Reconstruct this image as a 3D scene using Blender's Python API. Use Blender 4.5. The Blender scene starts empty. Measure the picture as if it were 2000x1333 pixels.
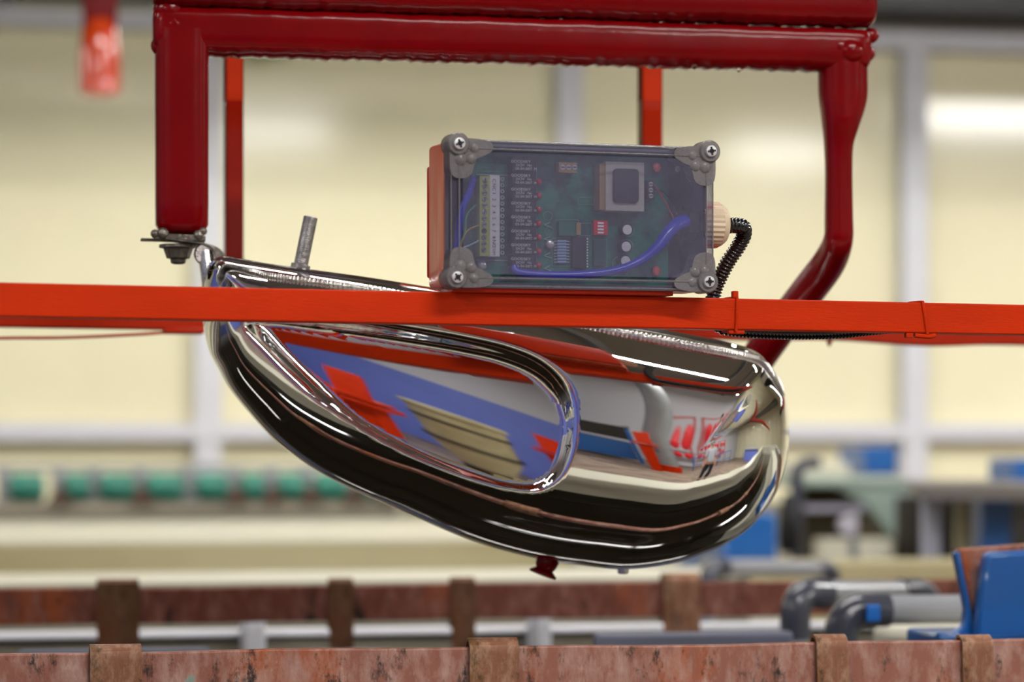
import bpy, bmesh, math, random
from mathutils import Vector, Matrix
random.seed(7)
sc = bpy.context.scene
COL = sc.collection
# ------------------------------------------------------------------ camera
F = 5555.0                    # focal length in pixels of the 2000 px frame
HOR = 850.0                   # image row of the horizon
TH = math.radians(11)
CAM = Vector((0, 0, 1.5))
FW = Vector((math.sin(TH), math.cos(TH), 0)); RT = Vector((math.cos(TH), -math.sin(TH), 0)); UP = Vector((0, 0, 1))
cd = bpy.data.cameras.new('camera'); cam = bpy.data.objects.new('camera', cd); COL.objects.link(cam)
cd.sensor_width = 36; cd.lens = F * 36 / 2000; cd.shift_y = (HOR - 666.5) / 2000
cam.location = CAM; cam.rotation_euler = (math.radians(90), 0, -TH)
cd.clip_start = .05; cd.clip_end = 100
cd.dof.use_dof = True; cd.dof.focus_distance = 2.28; cd.dof.aperture_fstop = 4.6
sc.camera = cam
# ------------------------------------------------------------------ world, exposure
wd = bpy.data.worlds.new('world'); sc.world = wd; wd.use_nodes = True
wd.node_tree.nodes['Background'].inputs[0].default_value = (.8, .85, 1, 1)
wd.node_tree.nodes['Background'].inputs[1].default_value = .25
sc.view_settings.view_transform = 'Standard'; sc.view_settings.look = 'None'
sc.view_settings.exposure = 0.0; sc.view_settings.gamma = 1
sc.cycles.use_denoising = True
sc.cycles.max_bounces = 10; sc.cycles.transparent_max_bounces = 12; sc.cycles.sample_clamp_indirect = 6
# ------------------------------------------------------------------ lamps of the hall (their fixtures come with them further down)
LAMPS = [  # x, y, z, length along x, width, watts
    (-2.2, 5.9, 2.6, 2.3, .015, 3), (0.9, 5.9, 2.6, 2.3, .015, 14), (4.0, 5.9, 2.6, 2.3, .015, 18),
    (-3.2, 3.4, 3.3, 1.5, .2, 12), (0.6, 3.4, 3.3, 1.5, .2, 26), (3.4, 3.4, 3.3, 1.5, .2, 80),
    (-2.6, 0.6, 3.3, 1.5, .2, 55), (1.2, 0.4, 3.3, 1.5, .2, 60), (5.3, 0.5, 3.15, .9, .2, 125),
    (-2.4, -2.6, 3.3, 1.5, .2, 60), (1.87, -2.7, 3.35, .7, .2, 60), (5.1, -2.7, 3.28, .7, .2, 75),
]
def area(x, y, z, lx, ly, w, col=(1, .985, .945)):
    l = bpy.data.lights.new('tube_light', 'AREA'); l.shape = 'RECTANGLE'; l.size = lx; l.size_y = ly; l.energy = w; l.color = col
    o = bpy.data.objects.new('tube_light', l); COL.objects.link(o); o.location = (x, y, z); return o
for L_ in LAMPS:
    o_ = area(*L_)
    if L_[1] == 3.4: o_.rotation_euler = (math.radians(30), 0, 0)
    if L_[2] < 3: o_.rotation_euler = (math.radians(88), 0, 0)          # the low row is turned to the wall

# ------------------------------------------------------------------ helpers
def hx(h):
    c = [int(h[i:i+2], 16) / 255 for i in (0, 2, 4)]
    return tuple(((v + .055) / 1.055) ** 2.4 if v > .04045 else v / 12.92 for v in c) + (1,)
def ray(px, py): return FW + RT * ((px - 1000) / F) + UP * ((HOR - py) / F)
def P(px, py, d): return CAM + ray(px, py) * d
def PY(px, py, Y): r = ray(px, py); return CAM + r * (Y / r.y)          # on the room plane y = Y
def proj(p):
    v = Vector(p) - CAM; d = v.dot(FW); return (round(1000 + F * v.dot(RT) / d), round(HOR - F * v.z / d))
def fr(origin, phi):                                                     # a local frame whose x axis recedes by phi degrees
    a = math.radians(phi); X = RT * math.cos(a) + FW * math.sin(a); Y = FW * math.cos(a) - RT * math.sin(a)
    m = Matrix((X, Y, UP)).transposed().to_4x4(); m.translation = origin; return m
def on(M, px, py, w=0.0):                                                # local point of pixel ray on local plane y = w
    I = M.inverted(); o = I @ CAM; d = I.to_3x3() @ ray(px, py); t = (w - o.y) / d.y; return o + d * t
def T(x=0, y=0, z=0): return Matrix.Translation((x, y, z))
def RX(a): return Matrix.Rotation(a, 4, 'X')
def RY(a): return Matrix.Rotation(a, 4, 'Y')
def RZ(a): return Matrix.Rotation(a, 4, 'Z')
PI = math.pi

class MB:
    def __init__(s): s.v = []; s.f = []; s.m = []; s.mi = 0
    def add(s, vs, fs, M=None, mi=None):
        b = len(s.v); s.v += [tuple((M @ Vector(v)) if M else Vector(v)) for v in vs]
        s.f += [tuple(b + i for i in f) for f in fs]; s.m += [s.mi if mi is None else mi] * len(fs); return s
    def box(s, c, d, M=None, mi=None, taper=1.0):
        x, y, z = d[0] / 2, d[1] / 2, d[2] / 2
        vs = [(c[0] + i * x * (taper if k > 0 else 1), c[1] + j * y * (taper if k > 0 else 1), c[2] + k * z) for k in (-1, 1) for j in (-1, 1) for i in (-1, 1)]
        return s.add(vs, [(0, 2, 3, 1), (4, 5, 7, 6), (0, 1, 5, 4), (2, 6, 7, 3), (0, 4, 6, 2), (1, 3, 7, 5)], M, mi)
    def lohi(s, a, b, M=None, mi=None):
        return s.box([(a[i] + b[i]) / 2 for i in range(3)], [abs(b[i] - a[i]) for i in range(3)], M, mi)
    def lathe(s, prof, seg=24, M=None, mi=None, caps=True):             # (r, z) profile about z
        vs = [(r * math.cos(2 * PI * k / seg), r * math.sin(2 * PI * k / seg), z) for r, z in prof for k in range(seg)]
        fs = [(j * seg + k, j * seg + (k + 1) % seg, (j + 1) * seg + (k + 1) % seg, (j + 1) * seg + k) for j in range(len(prof) - 1) for k in range(seg)]
        if caps: fs += [tuple(reversed(range(seg))), tuple((len(prof) - 1) * seg + k for k in range(seg))]
        return s.add(vs, fs, M, mi)
    def cyl(s, r, z0, z1, seg=24, M=None, mi=None): return s.lathe([(r, z0), (r, z1)], seg, M, mi)
    def prism(s, poly, d0, d1, M=None, mi=None):                         # polygon in x,z extruded along y
        n = len(poly); vs = [(x, d0, z) for x, z in poly] + [(x, d1, z) for x, z in poly]
        fs = [tuple(range(n)), tuple(reversed(range(n, 2 * n)))] + [(k, n + k, n + (k + 1) % n, (k + 1) % n) for k in range(n)]
        return s.add(vs, fs, M, mi)
    def tube(s, path, rad, seg=14, M=None, mi=None, sq=0, up=(0, 0, 1), closed=False):   # rad: number or per point (a, b)
        path = [Vector(p) for p in path]; n = len(path); vs = []; prev = None
        for i, p in enumerate(path):
            t = (path[(i + 1) % n if closed else min(i + 1, n - 1)] - path[(i - 1) % n if closed else max(i - 1, 0)]).normalized()
            if prev is None:
                u = Vector(up); u = (u - t * u.dot(t))
                if u.length < .05: u = Vector((1, 0, 0)); u = u - t * u.dot(t)
            else: u = prev - t * prev.dot(t)
            u.normalize(); prev = u; w = t.cross(u)
            r = rad[i] if isinstance(rad, list) else rad
            a, b = r if isinstance(r, (list, tuple)) else (r, r)
            for k in range(seg):
                th = 2 * PI * (k + .5) / seg; c, q = math.cos(th), math.sin(th)
                if sq:
                    e = (abs(c) ** sq + abs(q) ** sq) ** (-1 / sq); c *= e; q *= e
                vs.append(p + u * (a * c) + w * (b * q))
        m = n if closed else n - 1
        fs = [(i * seg + k, i * seg + (k + 1) % seg, ((i + 1) % n) * seg + (k + 1) % seg, ((i + 1) % n) * seg + k) for i in range(m) for k in range(seg)]
        if not closed: fs += [tuple(reversed(range(seg))), tuple((n - 1) * seg + k for k in range(seg))]
        return s.add(vs, fs, M, mi)
    def ball(s, c, r, seg=16, M=None, mi=None, sc3=(1, 1, 1)):
        pr = [(max(1e-5, math.sin(PI * j / (seg // 2))) , -math.cos(PI * j / (seg // 2))) for j in range(seg // 2 + 1)]
        mm = T(*c) @ Matrix.Diagonal((r * sc3[0], r * sc3[1], r * sc3[2], 1))
        return s.lathe(pr, seg, (M @ mm) if M else mm, mi)
    def text(s, body, size, M, mi=None, depth=.0, align='CENTER', sx=1.0):
        cu = bpy.data.curves.new('t', 'FONT'); cu.body = body; cu.size = size; cu.align_x = align; cu.align_y = 'CENTER'; cu.resolution_u = 2; cu.extrude = depth
        o = bpy.data.objects.new('t', cu); COL.objects.link(o); bpy.context.view_layer.update()
        me = o.to_mesh(); vs = [tuple((v.co.x * sx, v.co.y, v.co.z)) for v in me.vertices]; fs = [tuple(p.vertices) for p in me.polygons]
        o.to_mesh_clear(); bpy.data.objects.remove(o); bpy.data.curves.remove(cu)
        return s.add(vs, fs, M, mi)

def link(name, mb, mats, parent=None, M=None, bevel=0, smooth=True, ang=35, seg=2, sub=0, merge=False, fix=True):
    me = bpy.data.meshes.new(name); me.from_pydata(mb.v, [], mb.f)
    if not isinstance(mats, (list, tuple)): mats = [mats]
    for m in mats: me.materials.append(m)
    me.polygons.foreach_set('material_index', [min(i, len(mats) - 1) for i in mb.m])
    bm = bmesh.new(); bm.from_mesh(me)
    if merge: bmesh.ops.remove_doubles(bm, verts=bm.verts, dist=1e-5)
    if fix: bmesh.ops.recalc_face_normals(bm, faces=bm.faces)
    for f in bm.faces: f.smooth = smooth
    for e in bm.edges:
        if len(e.link_faces) == 2: e.smooth = e.calc_face_angle(0) < math.radians(ang)
    bm.to_mesh(me); bm.free()
    o = bpy.data.objects.new(name, me); COL.objects.link(o)
    if parent: o.parent = parent
    if M: o.matrix_local = M
    if bevel:
        b = o.modifiers.new('bevel', 'BEVEL'); b.width = bevel; b.segments = seg; b.limit_method = 'ANGLE'; b.angle_limit = math.radians(40); b.harden_normals = False
    if sub:
        b = o.modifiers.new('sub', 'SUBSURF'); b.levels = sub; b.render_levels = sub
    return o
def thing(name, label, cat, M=None, group=None):
    o = bpy.data.objects.new(name, None); COL.objects.link(o); o.empty_display_size = .05
    if M: o.matrix_world = M
    return tag(o, label, cat, group)
def tag(o, label, cat, group=None):
    o['label'] = label; o['category'] = cat
    if group: o['group'] = group
    return o
def struct(o): o['kind'] = 'structure'; return o
def dup(root, M, label=None):
    r = root.copy(); COL.objects.link(r); r.matrix_world = M
    if label: r['label'] = label
    for ch in list(root.children):
        c = ch.copy(); COL.objects.link(c); c.parent = r
        for g in ch.children:
            d = g.copy(); COL.objects.link(d); d.parent = c
    return r
def dpart(o, M):
    c = o.copy(); COL.objects.link(c); c.parent = o.parent; c.matrix_local = M; return c
def spline(pts, n=8, closed=False):
    pts = [Vector(p) for p in pts]; N = len(pts); out = []
    for i in range(N if closed else N - 1):
        g = (lambda k: pts[k % N]) if closed else (lambda k: pts[max(0, min(N - 1, k))])
        a, b, c, d = g(i - 1), g(i), g(i + 1), g(i + 2)
        for j in range(n):
            t = j / n
            out.append(.5 * ((2 * b) + (c - a) * t + (2 * a - 5 * b + 4 * c - d) * t * t + (3 * b - a - 3 * c + d) * t ** 3))
    if not closed: out.append(pts[-1])
    return out

# ------------------------------------------------------------------ materials
def mat(name, col, rough=.5, metal=0, spec=.5, coat=0, bump=0, bscale=40, var=0, vscale=6, col2=None, emit=None, es=0, alpha=1, stretch=(1, 1, 1), crough=.05, trans=0, ior=1.45, thr=(.42, .6)):
    m = bpy.data.materials.new(name); m.use_nodes = True; nt = m.node_tree; b = nt.nodes['Principled BSDF']; N = nt.nodes.new; K = nt.links.new
    c = hx(col) if isinstance(col, str) else col
    b.inputs['Base Color'].default_value = c; b.inputs['Roughness'].default_value = rough; b.inputs['Metallic'].default_value = metal
    b.inputs['Specular IOR Level'].default_value = spec; b.inputs['Coat Weight'].default_value = coat; b.inputs['Coat Roughness'].default_value = crough
    b.inputs['Alpha'].default_value = alpha; b.inputs['Transmission Weight'].default_value = trans; b.inputs['IOR'].default_value = ior
    if emit: b.inputs['Emission Color'].default_value = hx(emit); b.inputs['Emission Strength'].default_value = es
    if bump or var or col2:
        tc = N('ShaderNodeTexCoord'); mp = N('ShaderNodeMapping'); mp.inputs['Scale'].default_value = stretch; K(tc.outputs['Object'], mp.inputs[0])
    if col2 or var:
        n = N('ShaderNodeTexNoise'); n.inputs['Scale'].default_value = vscale; n.inputs['Detail'].default_value = 6; n.inputs['Roughness'].default_value = .6; K(mp.outputs[0], n.inputs['Vector'])
        r = N('ShaderNodeValToRGB'); r.color_ramp.elements[0].position = thr[0]; r.color_ramp.elements[1].position = thr[1]; K(n.outputs[0], r.inputs[0])
        r.color_ramp.elements[0].color = c; r.color_ramp.elements[1].color = hx(col2) if col2 else tuple(v * (1 - var) for v in c[:3]) + (1,)
        K(r.outputs[0], b.inputs['Base Color'])
    if bump:
        n = N('ShaderNodeTexNoise'); n.inputs['Scale'].default_value = bscale; n.inputs['Detail'].default_value = 4; K(mp.outputs[0], n.inputs['Vector'])
        bp = N('ShaderNodeBump'); bp.inputs['Strength'].default_value = bump; bp.inputs['Distance'].default_value = .002; K(n.outputs[0], bp.inputs['Height']); K(bp.outputs[0], b.inputs['Normal'])
        if coat: K(bp.outputs[0], b.inputs['Coat Normal'])
    return m
def rusty(name, base, light, dark, seed=0, teal=True, orange='a8521e', fs=1):
    m = bpy.data.materials.new(name); m.use_nodes = True; nt = m.node_tree; b = nt.nodes['Principled BSDF']; N = nt.nodes.new; K = nt.links.new
    tc = N('ShaderNodeTexCoord'); mp = N('ShaderNodeMapping'); mp.inputs['Scale'].default_value = (1, 1, .45); mp.inputs['Location'].default_value = (seed, seed * 2, seed); K(tc.outputs['Object'], mp.inputs[0])
    def noise(s, d=6, r=.65):
        n = N('ShaderNodeTexNoise'); n.inputs['Scale'].default_value = s * fs; n.inputs['Detail'].default_value = d; n.inputs['Roughness'].default_value = r; K(mp.outputs[0], n.inputs['Vector']); return n.outputs[0]
    def ramp(x, a, bb):
        r = N('ShaderNodeMapRange'); r.inputs[1].default_value = a; r.inputs[2].default_value = bb; K(x, r.inputs[0]); return r.outputs[0]
    cur = None
    layers = [(base, None), (orange, ramp(noise(6), .54, .62)), (light, ramp(noise(60), .45, .75)), (dark, ramp(noise(24, 9, .8), .54, .62)), (light, ramp(noise(16, 9, .85), .55, .66))]
    if teal: layers.append(('5f9c92', ramp(noise(30, 3), .71, .76)))
    for col, fac in layers:
        if cur is None:
            rg = N('ShaderNodeRGB'); rg.outputs[0].default_value = hx(col); cur = rg.outputs[0]; continue
        mx = N('ShaderNodeMix'); mx.data_type = 'RGBA'; K(fac, mx.inputs[0]); K(cur, mx.inputs[6]); mx.inputs[7].default_value = hx(col); cur = mx.outputs[2]
    K(cur, b.inputs['Base Color']); b.inputs['Roughness'].default_value = .55; b.inputs['Metallic'].default_value = .15
    bp = N('ShaderNodeBump'); bp.inputs['Strength'].default_value = .5; bp.inputs['Distance'].default_value = .002; K(noise(60), bp.inputs['Height']); K(bp.outputs[0], b.inputs['Normal'])
    return m
def glassy(name, tint, haze, fac, rough=.15):
    m = bpy.data.materials.new(name); m.use_nodes = True; nt = m.node_tree; b = nt.nodes['Principled BSDF']; N = nt.nodes.new; K = nt.links.new
    b.inputs['Base Color'].default_value = hx(haze); b.inputs['Roughness'].default_value = rough
    t = N('ShaderNodeBsdfTransparent'); t.inputs[0].default_value = hx(tint)
    n = N('ShaderNodeTexNoise'); n.inputs['Scale'].default_value = 420; n.inputs['Detail'].default_value = 4; tc = N('ShaderNodeTexCoord'); K(tc.outputs['Object'], n.inputs['Vector'])
    n2 = N('ShaderNodeTexNoise'); n2.inputs['Scale'].default_value = 25; K(tc.outputs['Object'], n2.inputs['Vector'])
    r = N('ShaderNodeMapRange'); r.inputs[1].default_value = .2; r.inputs[2].default_value = .85; r.inputs[3].default_value = fac - .15; r.inputs[4].default_value = fac + .15
    ad = N('ShaderNodeMath'); ad.operation = 'ADD'; ad.use_clamp = False; K(n.outputs[0], ad.inputs[0]); K(n2.outputs[0], ad.inputs[1]); hf = N('ShaderNodeMath'); hf.operation = 'MULTIPLY'; hf.inputs[1].default_value = .5; K(ad.outputs[0], hf.inputs[0]); K(hf.outputs[0], r.inputs[0])
    mx = N('ShaderNodeMixShader'); K(r.outputs[0], mx.inputs[0]); K(t.outputs[0], mx.inputs[1]); K(b.outputs[0], mx.inputs[2]); K(mx.outputs[0], nt.nodes['Material Output'].inputs[0])
    return m
M_ = {}
M_['orange'] = mat('orange_paint', 'bc2c00', .45, spec=.12, coat=0, bump=.12, bscale=700, var=.12, vscale=30, stretch=(.15, 1, 1))
M_['orange2'] = mat('orange_gloss', 'b02602', .3, spec=.25, coat=.1, bump=.3, bscale=60)
M_['orangebox'] = mat('worn_orange_paint', 'c8471c', .4, coat=.3, col2='d8a07c', vscale=35, stretch=(1, 1, .12), bump=.4, bscale=150, thr=(.5, .75))
M_['red'] = mat('dark_red_coating', '720207', .2, spec=.2, coat=.1, crough=.05, bump=.22, bscale=35, var=.15, vscale=10)
M_['chrome'] = mat('chrome', (.86, .86, .85, 1), .025, 1)
M_['weld'] = mat('weld_metal', (.75, .74, .72, 1), .22, 1, bump=.3, bscale=500)
M_['steel'] = mat('dull_steel', '9a9898', .35, .9, bump=.4, bscale=300, var=.4, vscale=60)
M_['dsteel'] = mat('dark_steel', '77726a', .35, .8, bump=.4, bscale=300, var=.4, vscale=60)
M_['cream'] = mat('cream_wall_panel', 'ebe5c4', .09, spec=.5, var=.06, vscale=1.2)
M_['white'] = mat('white_paint', 'cdced6', .5)
M_['pvcw'] = mat('white_plastic', 'd2cfbc', .45, var=.12, vscale=4, stretch=(.2, 1, 1))
M_['beige'] = mat('beige_plastic', 'aca482', .5, col2='988d68', vscale=3, stretch=(.3, 1, 1))
M_['greyb'] = mat('grey_beige_plastic', '8d8676', .5, var=.3, vscale=5, stretch=(.3, 1, 1))
M_['dark'] = mat('dark_plastic', '2a2620', .5, var=.3, vscale=8)
M_['black'] = mat('black', '0c0c0e', .4)
M_['bath'] = mat('dark_bath', '120e08', .06, spec=.6)
M_['blue'] = mat('blue_paint', '0d58a0', .35, coat=.4, bump=.15, bscale=30)
M_['pblue'] = mat('periwinkle_paint', '7182d6', .5, var=.06, vscale=1)
M_['greyp'] = mat('grey_pvc', '8f9196', .3, coat=.3)
M_['dgrey'] = mat('dark_grey_pvc', '3c3f4b', .28, coat=.4)
M_['green'] = mat('green_rubber', '2a7a68', .45, var=.3, vscale=20)
M_['floor'] = mat('concrete_floor', '9b8878', .5, col2='7d6e62', vscale=3)
M_['ceil'] = mat('ceiling_sheet', '827d74', .7)
M_['steelg'] = mat('grey_painted_steel', '8a8d90', .5, var=.1)
M_['copper'] = rusty('tarnished_copper_bar', '8e5a4a', 'b8968a', '2a201c', 0)
M_['copper2'] = rusty('tarnished_copper_dark', '6e3626', '9a6a5c', '22120d', 3)
M_['strap'] = rusty('brown_copper_strap', '805238', 'a8836a', '3a2a1c', 5, fs=2.2, orange='6e4a26')
M_['strap2'] = rusty('rust_brown_strap', '5e3a18', '7a5a44', '22140c', 9, False, fs=1.8, orange='6a3a14')
M_['lid'] = glassy('smoky_clear_plastic', 'dcdce4', '76748c', .34)
M_['boss'] = glassy('cloudy_plastic', 'b8b4b0', '9a969a', .42, .15)
M_['pcb'] = mat('green_circuit_board', '0c7a62', .4, col2='0e4a48', vscale=60)
M_['chip'] = mat('black_chip', '1c1a26', .5)
M_['lime'] = mat('lime_plastic', '9fb04e', .5)
M_['ink'] = mat('white_ink', 'e8e8ec', .6)
M_['label'] = mat('white_label', 'd9d8de', .6)
M_['inkb'] = mat('black_ink', '141418', .6)
M_['redp'] = mat('red_plastic', 'd01824', .3, coat=.4)
M_['bcable'] = mat('blue_cable', '2436c8', .25, coat=.5, bump=.3, bscale=120)
M_['silver'] = mat('bright_tin', 'd8d8dc', .3, .7)
M_['tan'] = mat('tan_plastic', '9c8050', .5)
M_['gland'] = mat('cream_plastic_gland', 'c9b49a', .45, col2='c8401c', vscale=45, stretch=(.3, 1, 1), thr=(.56, .6))
M_['conduit'] = mat('black_conduit', '0b0c10', .22, coat=.5)
M_['tube'] = mat('lit_tube', 'ffffff', .5, emit='fff8ee', es=30)
M_['water'] = mat('water', 'ffffff', .0, trans=1, ior=1.33)
M_['yellow'] = mat('yellow_plastic', 'd9a010', .5)
M_['tealg'] = mat('grey_green_paint', '8fa096', .5, var=.2)
M_['skin'] = mat('skin', 'b57f5e', .5)
M_['hair'] = mat('black_hair', '120e0c', .5)
M_['shirt'] = mat('pale_grey_cloth', 'b4b8c4', .8)
M_['trouser'] = mat('dark_blue_cloth', '1c2638', .8)
M_['maskm'] = mat('teal_mask_cloth', '6fc0bc', .8)

# ------------------------------------------------------------------ the hall
XL, XR, YF, YB, ZC = -5.2, 9.0, -5.5, 7.3, 4.2
def slab(name, a, b, m): return struct(link(name, MB().lohi(a, b), m))
slab('floor', (XL - .2, YF - .2, -.2), (XR + .2, YB + .2, 0), M_['floor'])
slab('ceiling', (XL - .2, YF - .2, ZC), (XR + .2, YB + .2, ZC + .2), M_['ceil'])
slab('wall_back', (XL - .2, YB, 0), (XR + .2, YB + .2, ZC), M_['cream'])
slab('wall_right', (XR, YF, 0), (XR + .2, YB, ZC), M_['cream'])
struct(link('wall_left', MB().lohi((XL - .2, YF, 0), (XL, YB, 1.95), mi=0).lohi((XL - .2, YF, 1.95), (XL, YB, ZC), mi=1), [M_['pblue'], M_['white']]))
struct(link('wall_front', MB().lohi((XL - .2, YF - .2, 0), (-.35, YF, 2.15), mi=0).lohi((-.35, YF - .2, 0), (XR + .2, YF, 1.95), mi=1).lohi((XL - .2, YF - .2, 2.15), (-.35, YF, ZC), mi=1).lohi((-.35, YF - .2, 1.95), (XR + .2, YF, ZC), mi=1), [M_['pblue'], M_['white']]))
# white framing on the back wall
n = 0
step = PY(1107, 850, YB).x - PY(393, 850, YB).x
for k in range(-4, 9):
    x = PY(1107, 850, YB).x + step * k * .985
    if XL < x < XR:
        n += 1; slab('trim_%d' % n, (x - .033, YB - .05, 0), (x + .033, YB, 2.55), M_['white'])
n += 1; slab('trim_%d' % n, (XL, YB - .055, 1.487), (XR, YB - .001, 1.529), M_['white'])
n += 1; slab('trim_%d' % n, (XL, YB - .055, 2.53), (XR, YB - .001, 2.585), M_['white'])
n += 1; slab('trim_%d' % n, (XL, YB - .25, 2.61), (XR, YB - .001, 2.9), M_['black'])
for k in range(9):                                                        # mullions on the right wall
    n += 1; slab('trim_%d' % n, (XR - .05, YF + .7 + 1.45 * k, 0), (XR, YF + .76 + 1.45 * k, 2.9), M_['white'])
# ceiling rafters
for k in range(10):
    n += 1; struct(link('trim_%d' % n, MB().box((0, 0, 0), (.09, YB - YF, .02)).box((0, 0, .07), (.012, YB - YF, .14)).box((0, 0, .14), (.09, YB - YF, .02)), M_['steelg'], M=T(XL + .8 + 1.4 * k, (YB + YF) / 2, ZC - .16)))
# lamp fixtures
def lamp(x, y, z, lx, ly, i, low):
    side = ('left', 'middle', 'right')[i % 3]; lab = 'low tube lamp with a deep white hood along the cream wall, %s of its row' % side if low else 'hooded fluorescent tube lamp over the %s, %s of its row' % (('wall', 'plating tub', 'camera aisle', 'blue railing end')[i // 3], side)
    t = thing('tube_lamp', lab, 'lamp', T(x, y, z), 'low lamps by the cream wall' if low else 'hall ceiling lamps')
    h = .024 if low else .02 if i < 8 else -.05; w = .11 if low else ly / 2 + .03
    poly = [(-w, -h), (-w * .4, .07), (w * .4, .07), (w, -h), (w - .004, -h), (w * .38, .06), (-w * .38, .06), (-w + .004, -h)]
    hood = MB()
    vs = [(-lx / 2 - .03, a, b) for a, b in poly] + [(lx / 2 + .03, a, b) for a, b in poly]; k = len(poly)
    hood.add(vs, [(i_, (i_ + 1) % k, k + (i_ + 1) % k, k + i_) for i_ in range(k)])
    for s in (-1, 1): hood.prism([(-w, -h), (-w * .4, .07), (w * .4, .07), (w, -h)], -.003, .003, T(s * (lx / 2 + .03), 0, 0) @ RZ(PI / 2))
    link('hood', hood, M_['white'], t)
    tb = link('lit_tube', MB().cyl(.013, -lx / 2, lx / 2, 12, T(0, -.04, .025) @ RY(PI / 2)), M_['tube'], t); tb.location.y = .0 if not low else .02; dpart(tb, T(0, .08, 0))
    for s in (-1, 1): link('suspension_wire', MB().cyl(.004, .07, ZC - z, 6, T(s * lx * .35, 0, 0)), M_['steelg'], t)
for i, (x, y, z, lx, ly, w) in enumerate(LAMPS): lamp(x, y, z, lx, ly, i, z < 3)

# ------------------------------------------------------------------ chrome fuel tank
TF = fr(P(950, 800, 2.5), 12)
tank = thing('fuel_tank', 'mirror-polished chrome motorcycle fuel tank hanging upside down from the dark red rack', 'fuel tank', TF)
OUT = [(397, 540), (393, 575), (397, 630), (408, 680), (423, 712), (449, 758), (492, 811), (538, 860), (598, 906), (650, 937), (710, 966), (763, 988), (840, 1023), (910, 1052), (980, 1075), (1050, 1092), (1120, 1103), (1207, 1112), (1295, 1102), (1365, 1079), (1419, 1050), (1457, 1016), (1492, 964), (1511, 905), (1518, 850), (1516, 798), (1503, 758), (1469, 715), (1430, 690), (1370, 674), (1300, 660), (1200, 641), (1100, 621), (1000, 601), (900, 583), (800, 566), (700, 549), (600, 534), (520, 522), (460, 512), (425, 508), (405, 516)]
loc = [on(TF, x, y) for x, y in OUT]
bd = spline([(p.x, p.z, 0) for p in loc], 12, True)
pxy = spline([(x, y, 0) for x, y in OUT], 12, True)
def L2(x, y): p = on(TF, x, y); return Vector((p.x, p.z, 0))
S0, S1 = L2(500, 607), L2(1285, 878)
KN = [L2(x, y).to_2d() for x, y in [(474, 640), (486, 622), (520, 616), (580, 624), (660, 638), (760, 655), (860, 674), (940, 694), (1000, 722), (1040, 765), (1055, 820), (1050, 880), (1032, 925), (1000, 950), (955, 950), (900, 936), (800, 898), (700, 845), (610, 782), (545, 720), (500, 670)]]
KN = [v.to_2d() for v in spline([(p.x, p.y, 0) for p in KN], 4, True)]
def sdist(x, z):
    ins = False; best = 9; n_ = len(KN); j = n_ - 1
    for i in range(n_):
        ax, az = KN[i]; bx, bz = KN[j]
        if (az > z) != (bz > z) and x < (bx - ax) * (z - az) / (bz - az) + ax: ins = not ins
        dx, dz = bx - ax, bz - az; L = dx * dx + dz * dz; t = max(0, min(1, ((x - ax) * dx + (z - az) * dz) / L)) if L else 0
        d = math.hypot(x - ax - t * dx, z - az - t * dz); best = min(best, d); j = i
    return best if ins else -best
HW0, HW1 = .058, .135
def Hs(s): return HW0 + (HW1 - HW0) * (1.5 * s - .5 * s ** 3)
ax_ = (S1 - S0); AL = ax_.length
NT = 72
def ring(i):
    b = bd[i]; s = max(0, min(1, (b - S0).dot(ax_) / AL ** 2)); sp = S0 + ax_ * s
    px, py = pxy[i].x, pxy[i].y
    top = 1.0 if (py < 700 - (1470 - px) * 0.0 and py < 520 + (px - 420) * .2 + 12) else 0.0
    return b, s, sp, top
tops = [ring(i)[3] for i in range(len(bd))]
NB = len(bd)
def smooth_list(a, r):
    n_ = len(a); return [sum(a[(i + k) % n_] for k in range(-r, r + 1)) / (2 * r + 1) for i in range(n_)]
tops = smooth_list(smooth_list(tops, 9), 9)
svals = smooth_list([ring(i)[1] for i in range(NB)], 5)
def surf(i, t, side=-1):
    b = bd[i]; s = svals[i]; sp = S0 + ax_ * s; n_ = 2.35 + 1.8 * tops[i]
    c, q = math.cos(t), math.sin(t); r = (abs(c) ** n_ + abs(q) ** n_) ** (-1 / n_); f, g = r * q, r * c
    p = sp + (b - sp) * f; w = Hs(s) * g
    return p.x, p.y, w
KC = L2(770, 790); KSZ = .03
def kneed(x, z, w):
    if w <= 0: return w
    d = sdist(x, z)
    wd_ = .007 + .011 * max(0, min(1, (z - KC.y) / .03 + .5)); e = max(0, min(1, (d + wd_ * .4) / wd_)); e = e * e * (3 - 2 * e)
    if e <= 0: return w
    u, v = x - KC.x, z - KC.y
    wp = .080 + .31 * u + KSZ * v - 1.05 * (u * u / 2 + .88 * u * v + 1.1 * v * v)
    wp = min(wp, w)
    return w + (wp - w) * e
vs, fs = [], []
ts = [PI / 2 * (k / NT) for k in range(NT + 1)]
cache = {}
for side in (-1, 1):
    base = len(vs)
    for i in range(NB):
        for k, t in enumerate(ts):
            x, z, w = surf(i, t)
            if (i, k) not in cache: cache[(i, k)] = kneed(x, z, w)
            vs.append((x, side * cache[(i, k)], z))
    m = NT + 1
    for i in range(NB):
        j = (i + 1) % NB
        for k in range(NT):
            q = (base + i * m + k, base + j * m + k, base + j * m + k + 1, base + i * m + k + 1)
            fs.append(q if side < 0 else tuple(reversed(q)))
mb = MB(); mb.add(vs, fs)
body = link('tank_shell', mb, M_['chrome'], tank, ang=80, merge=True)
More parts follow.
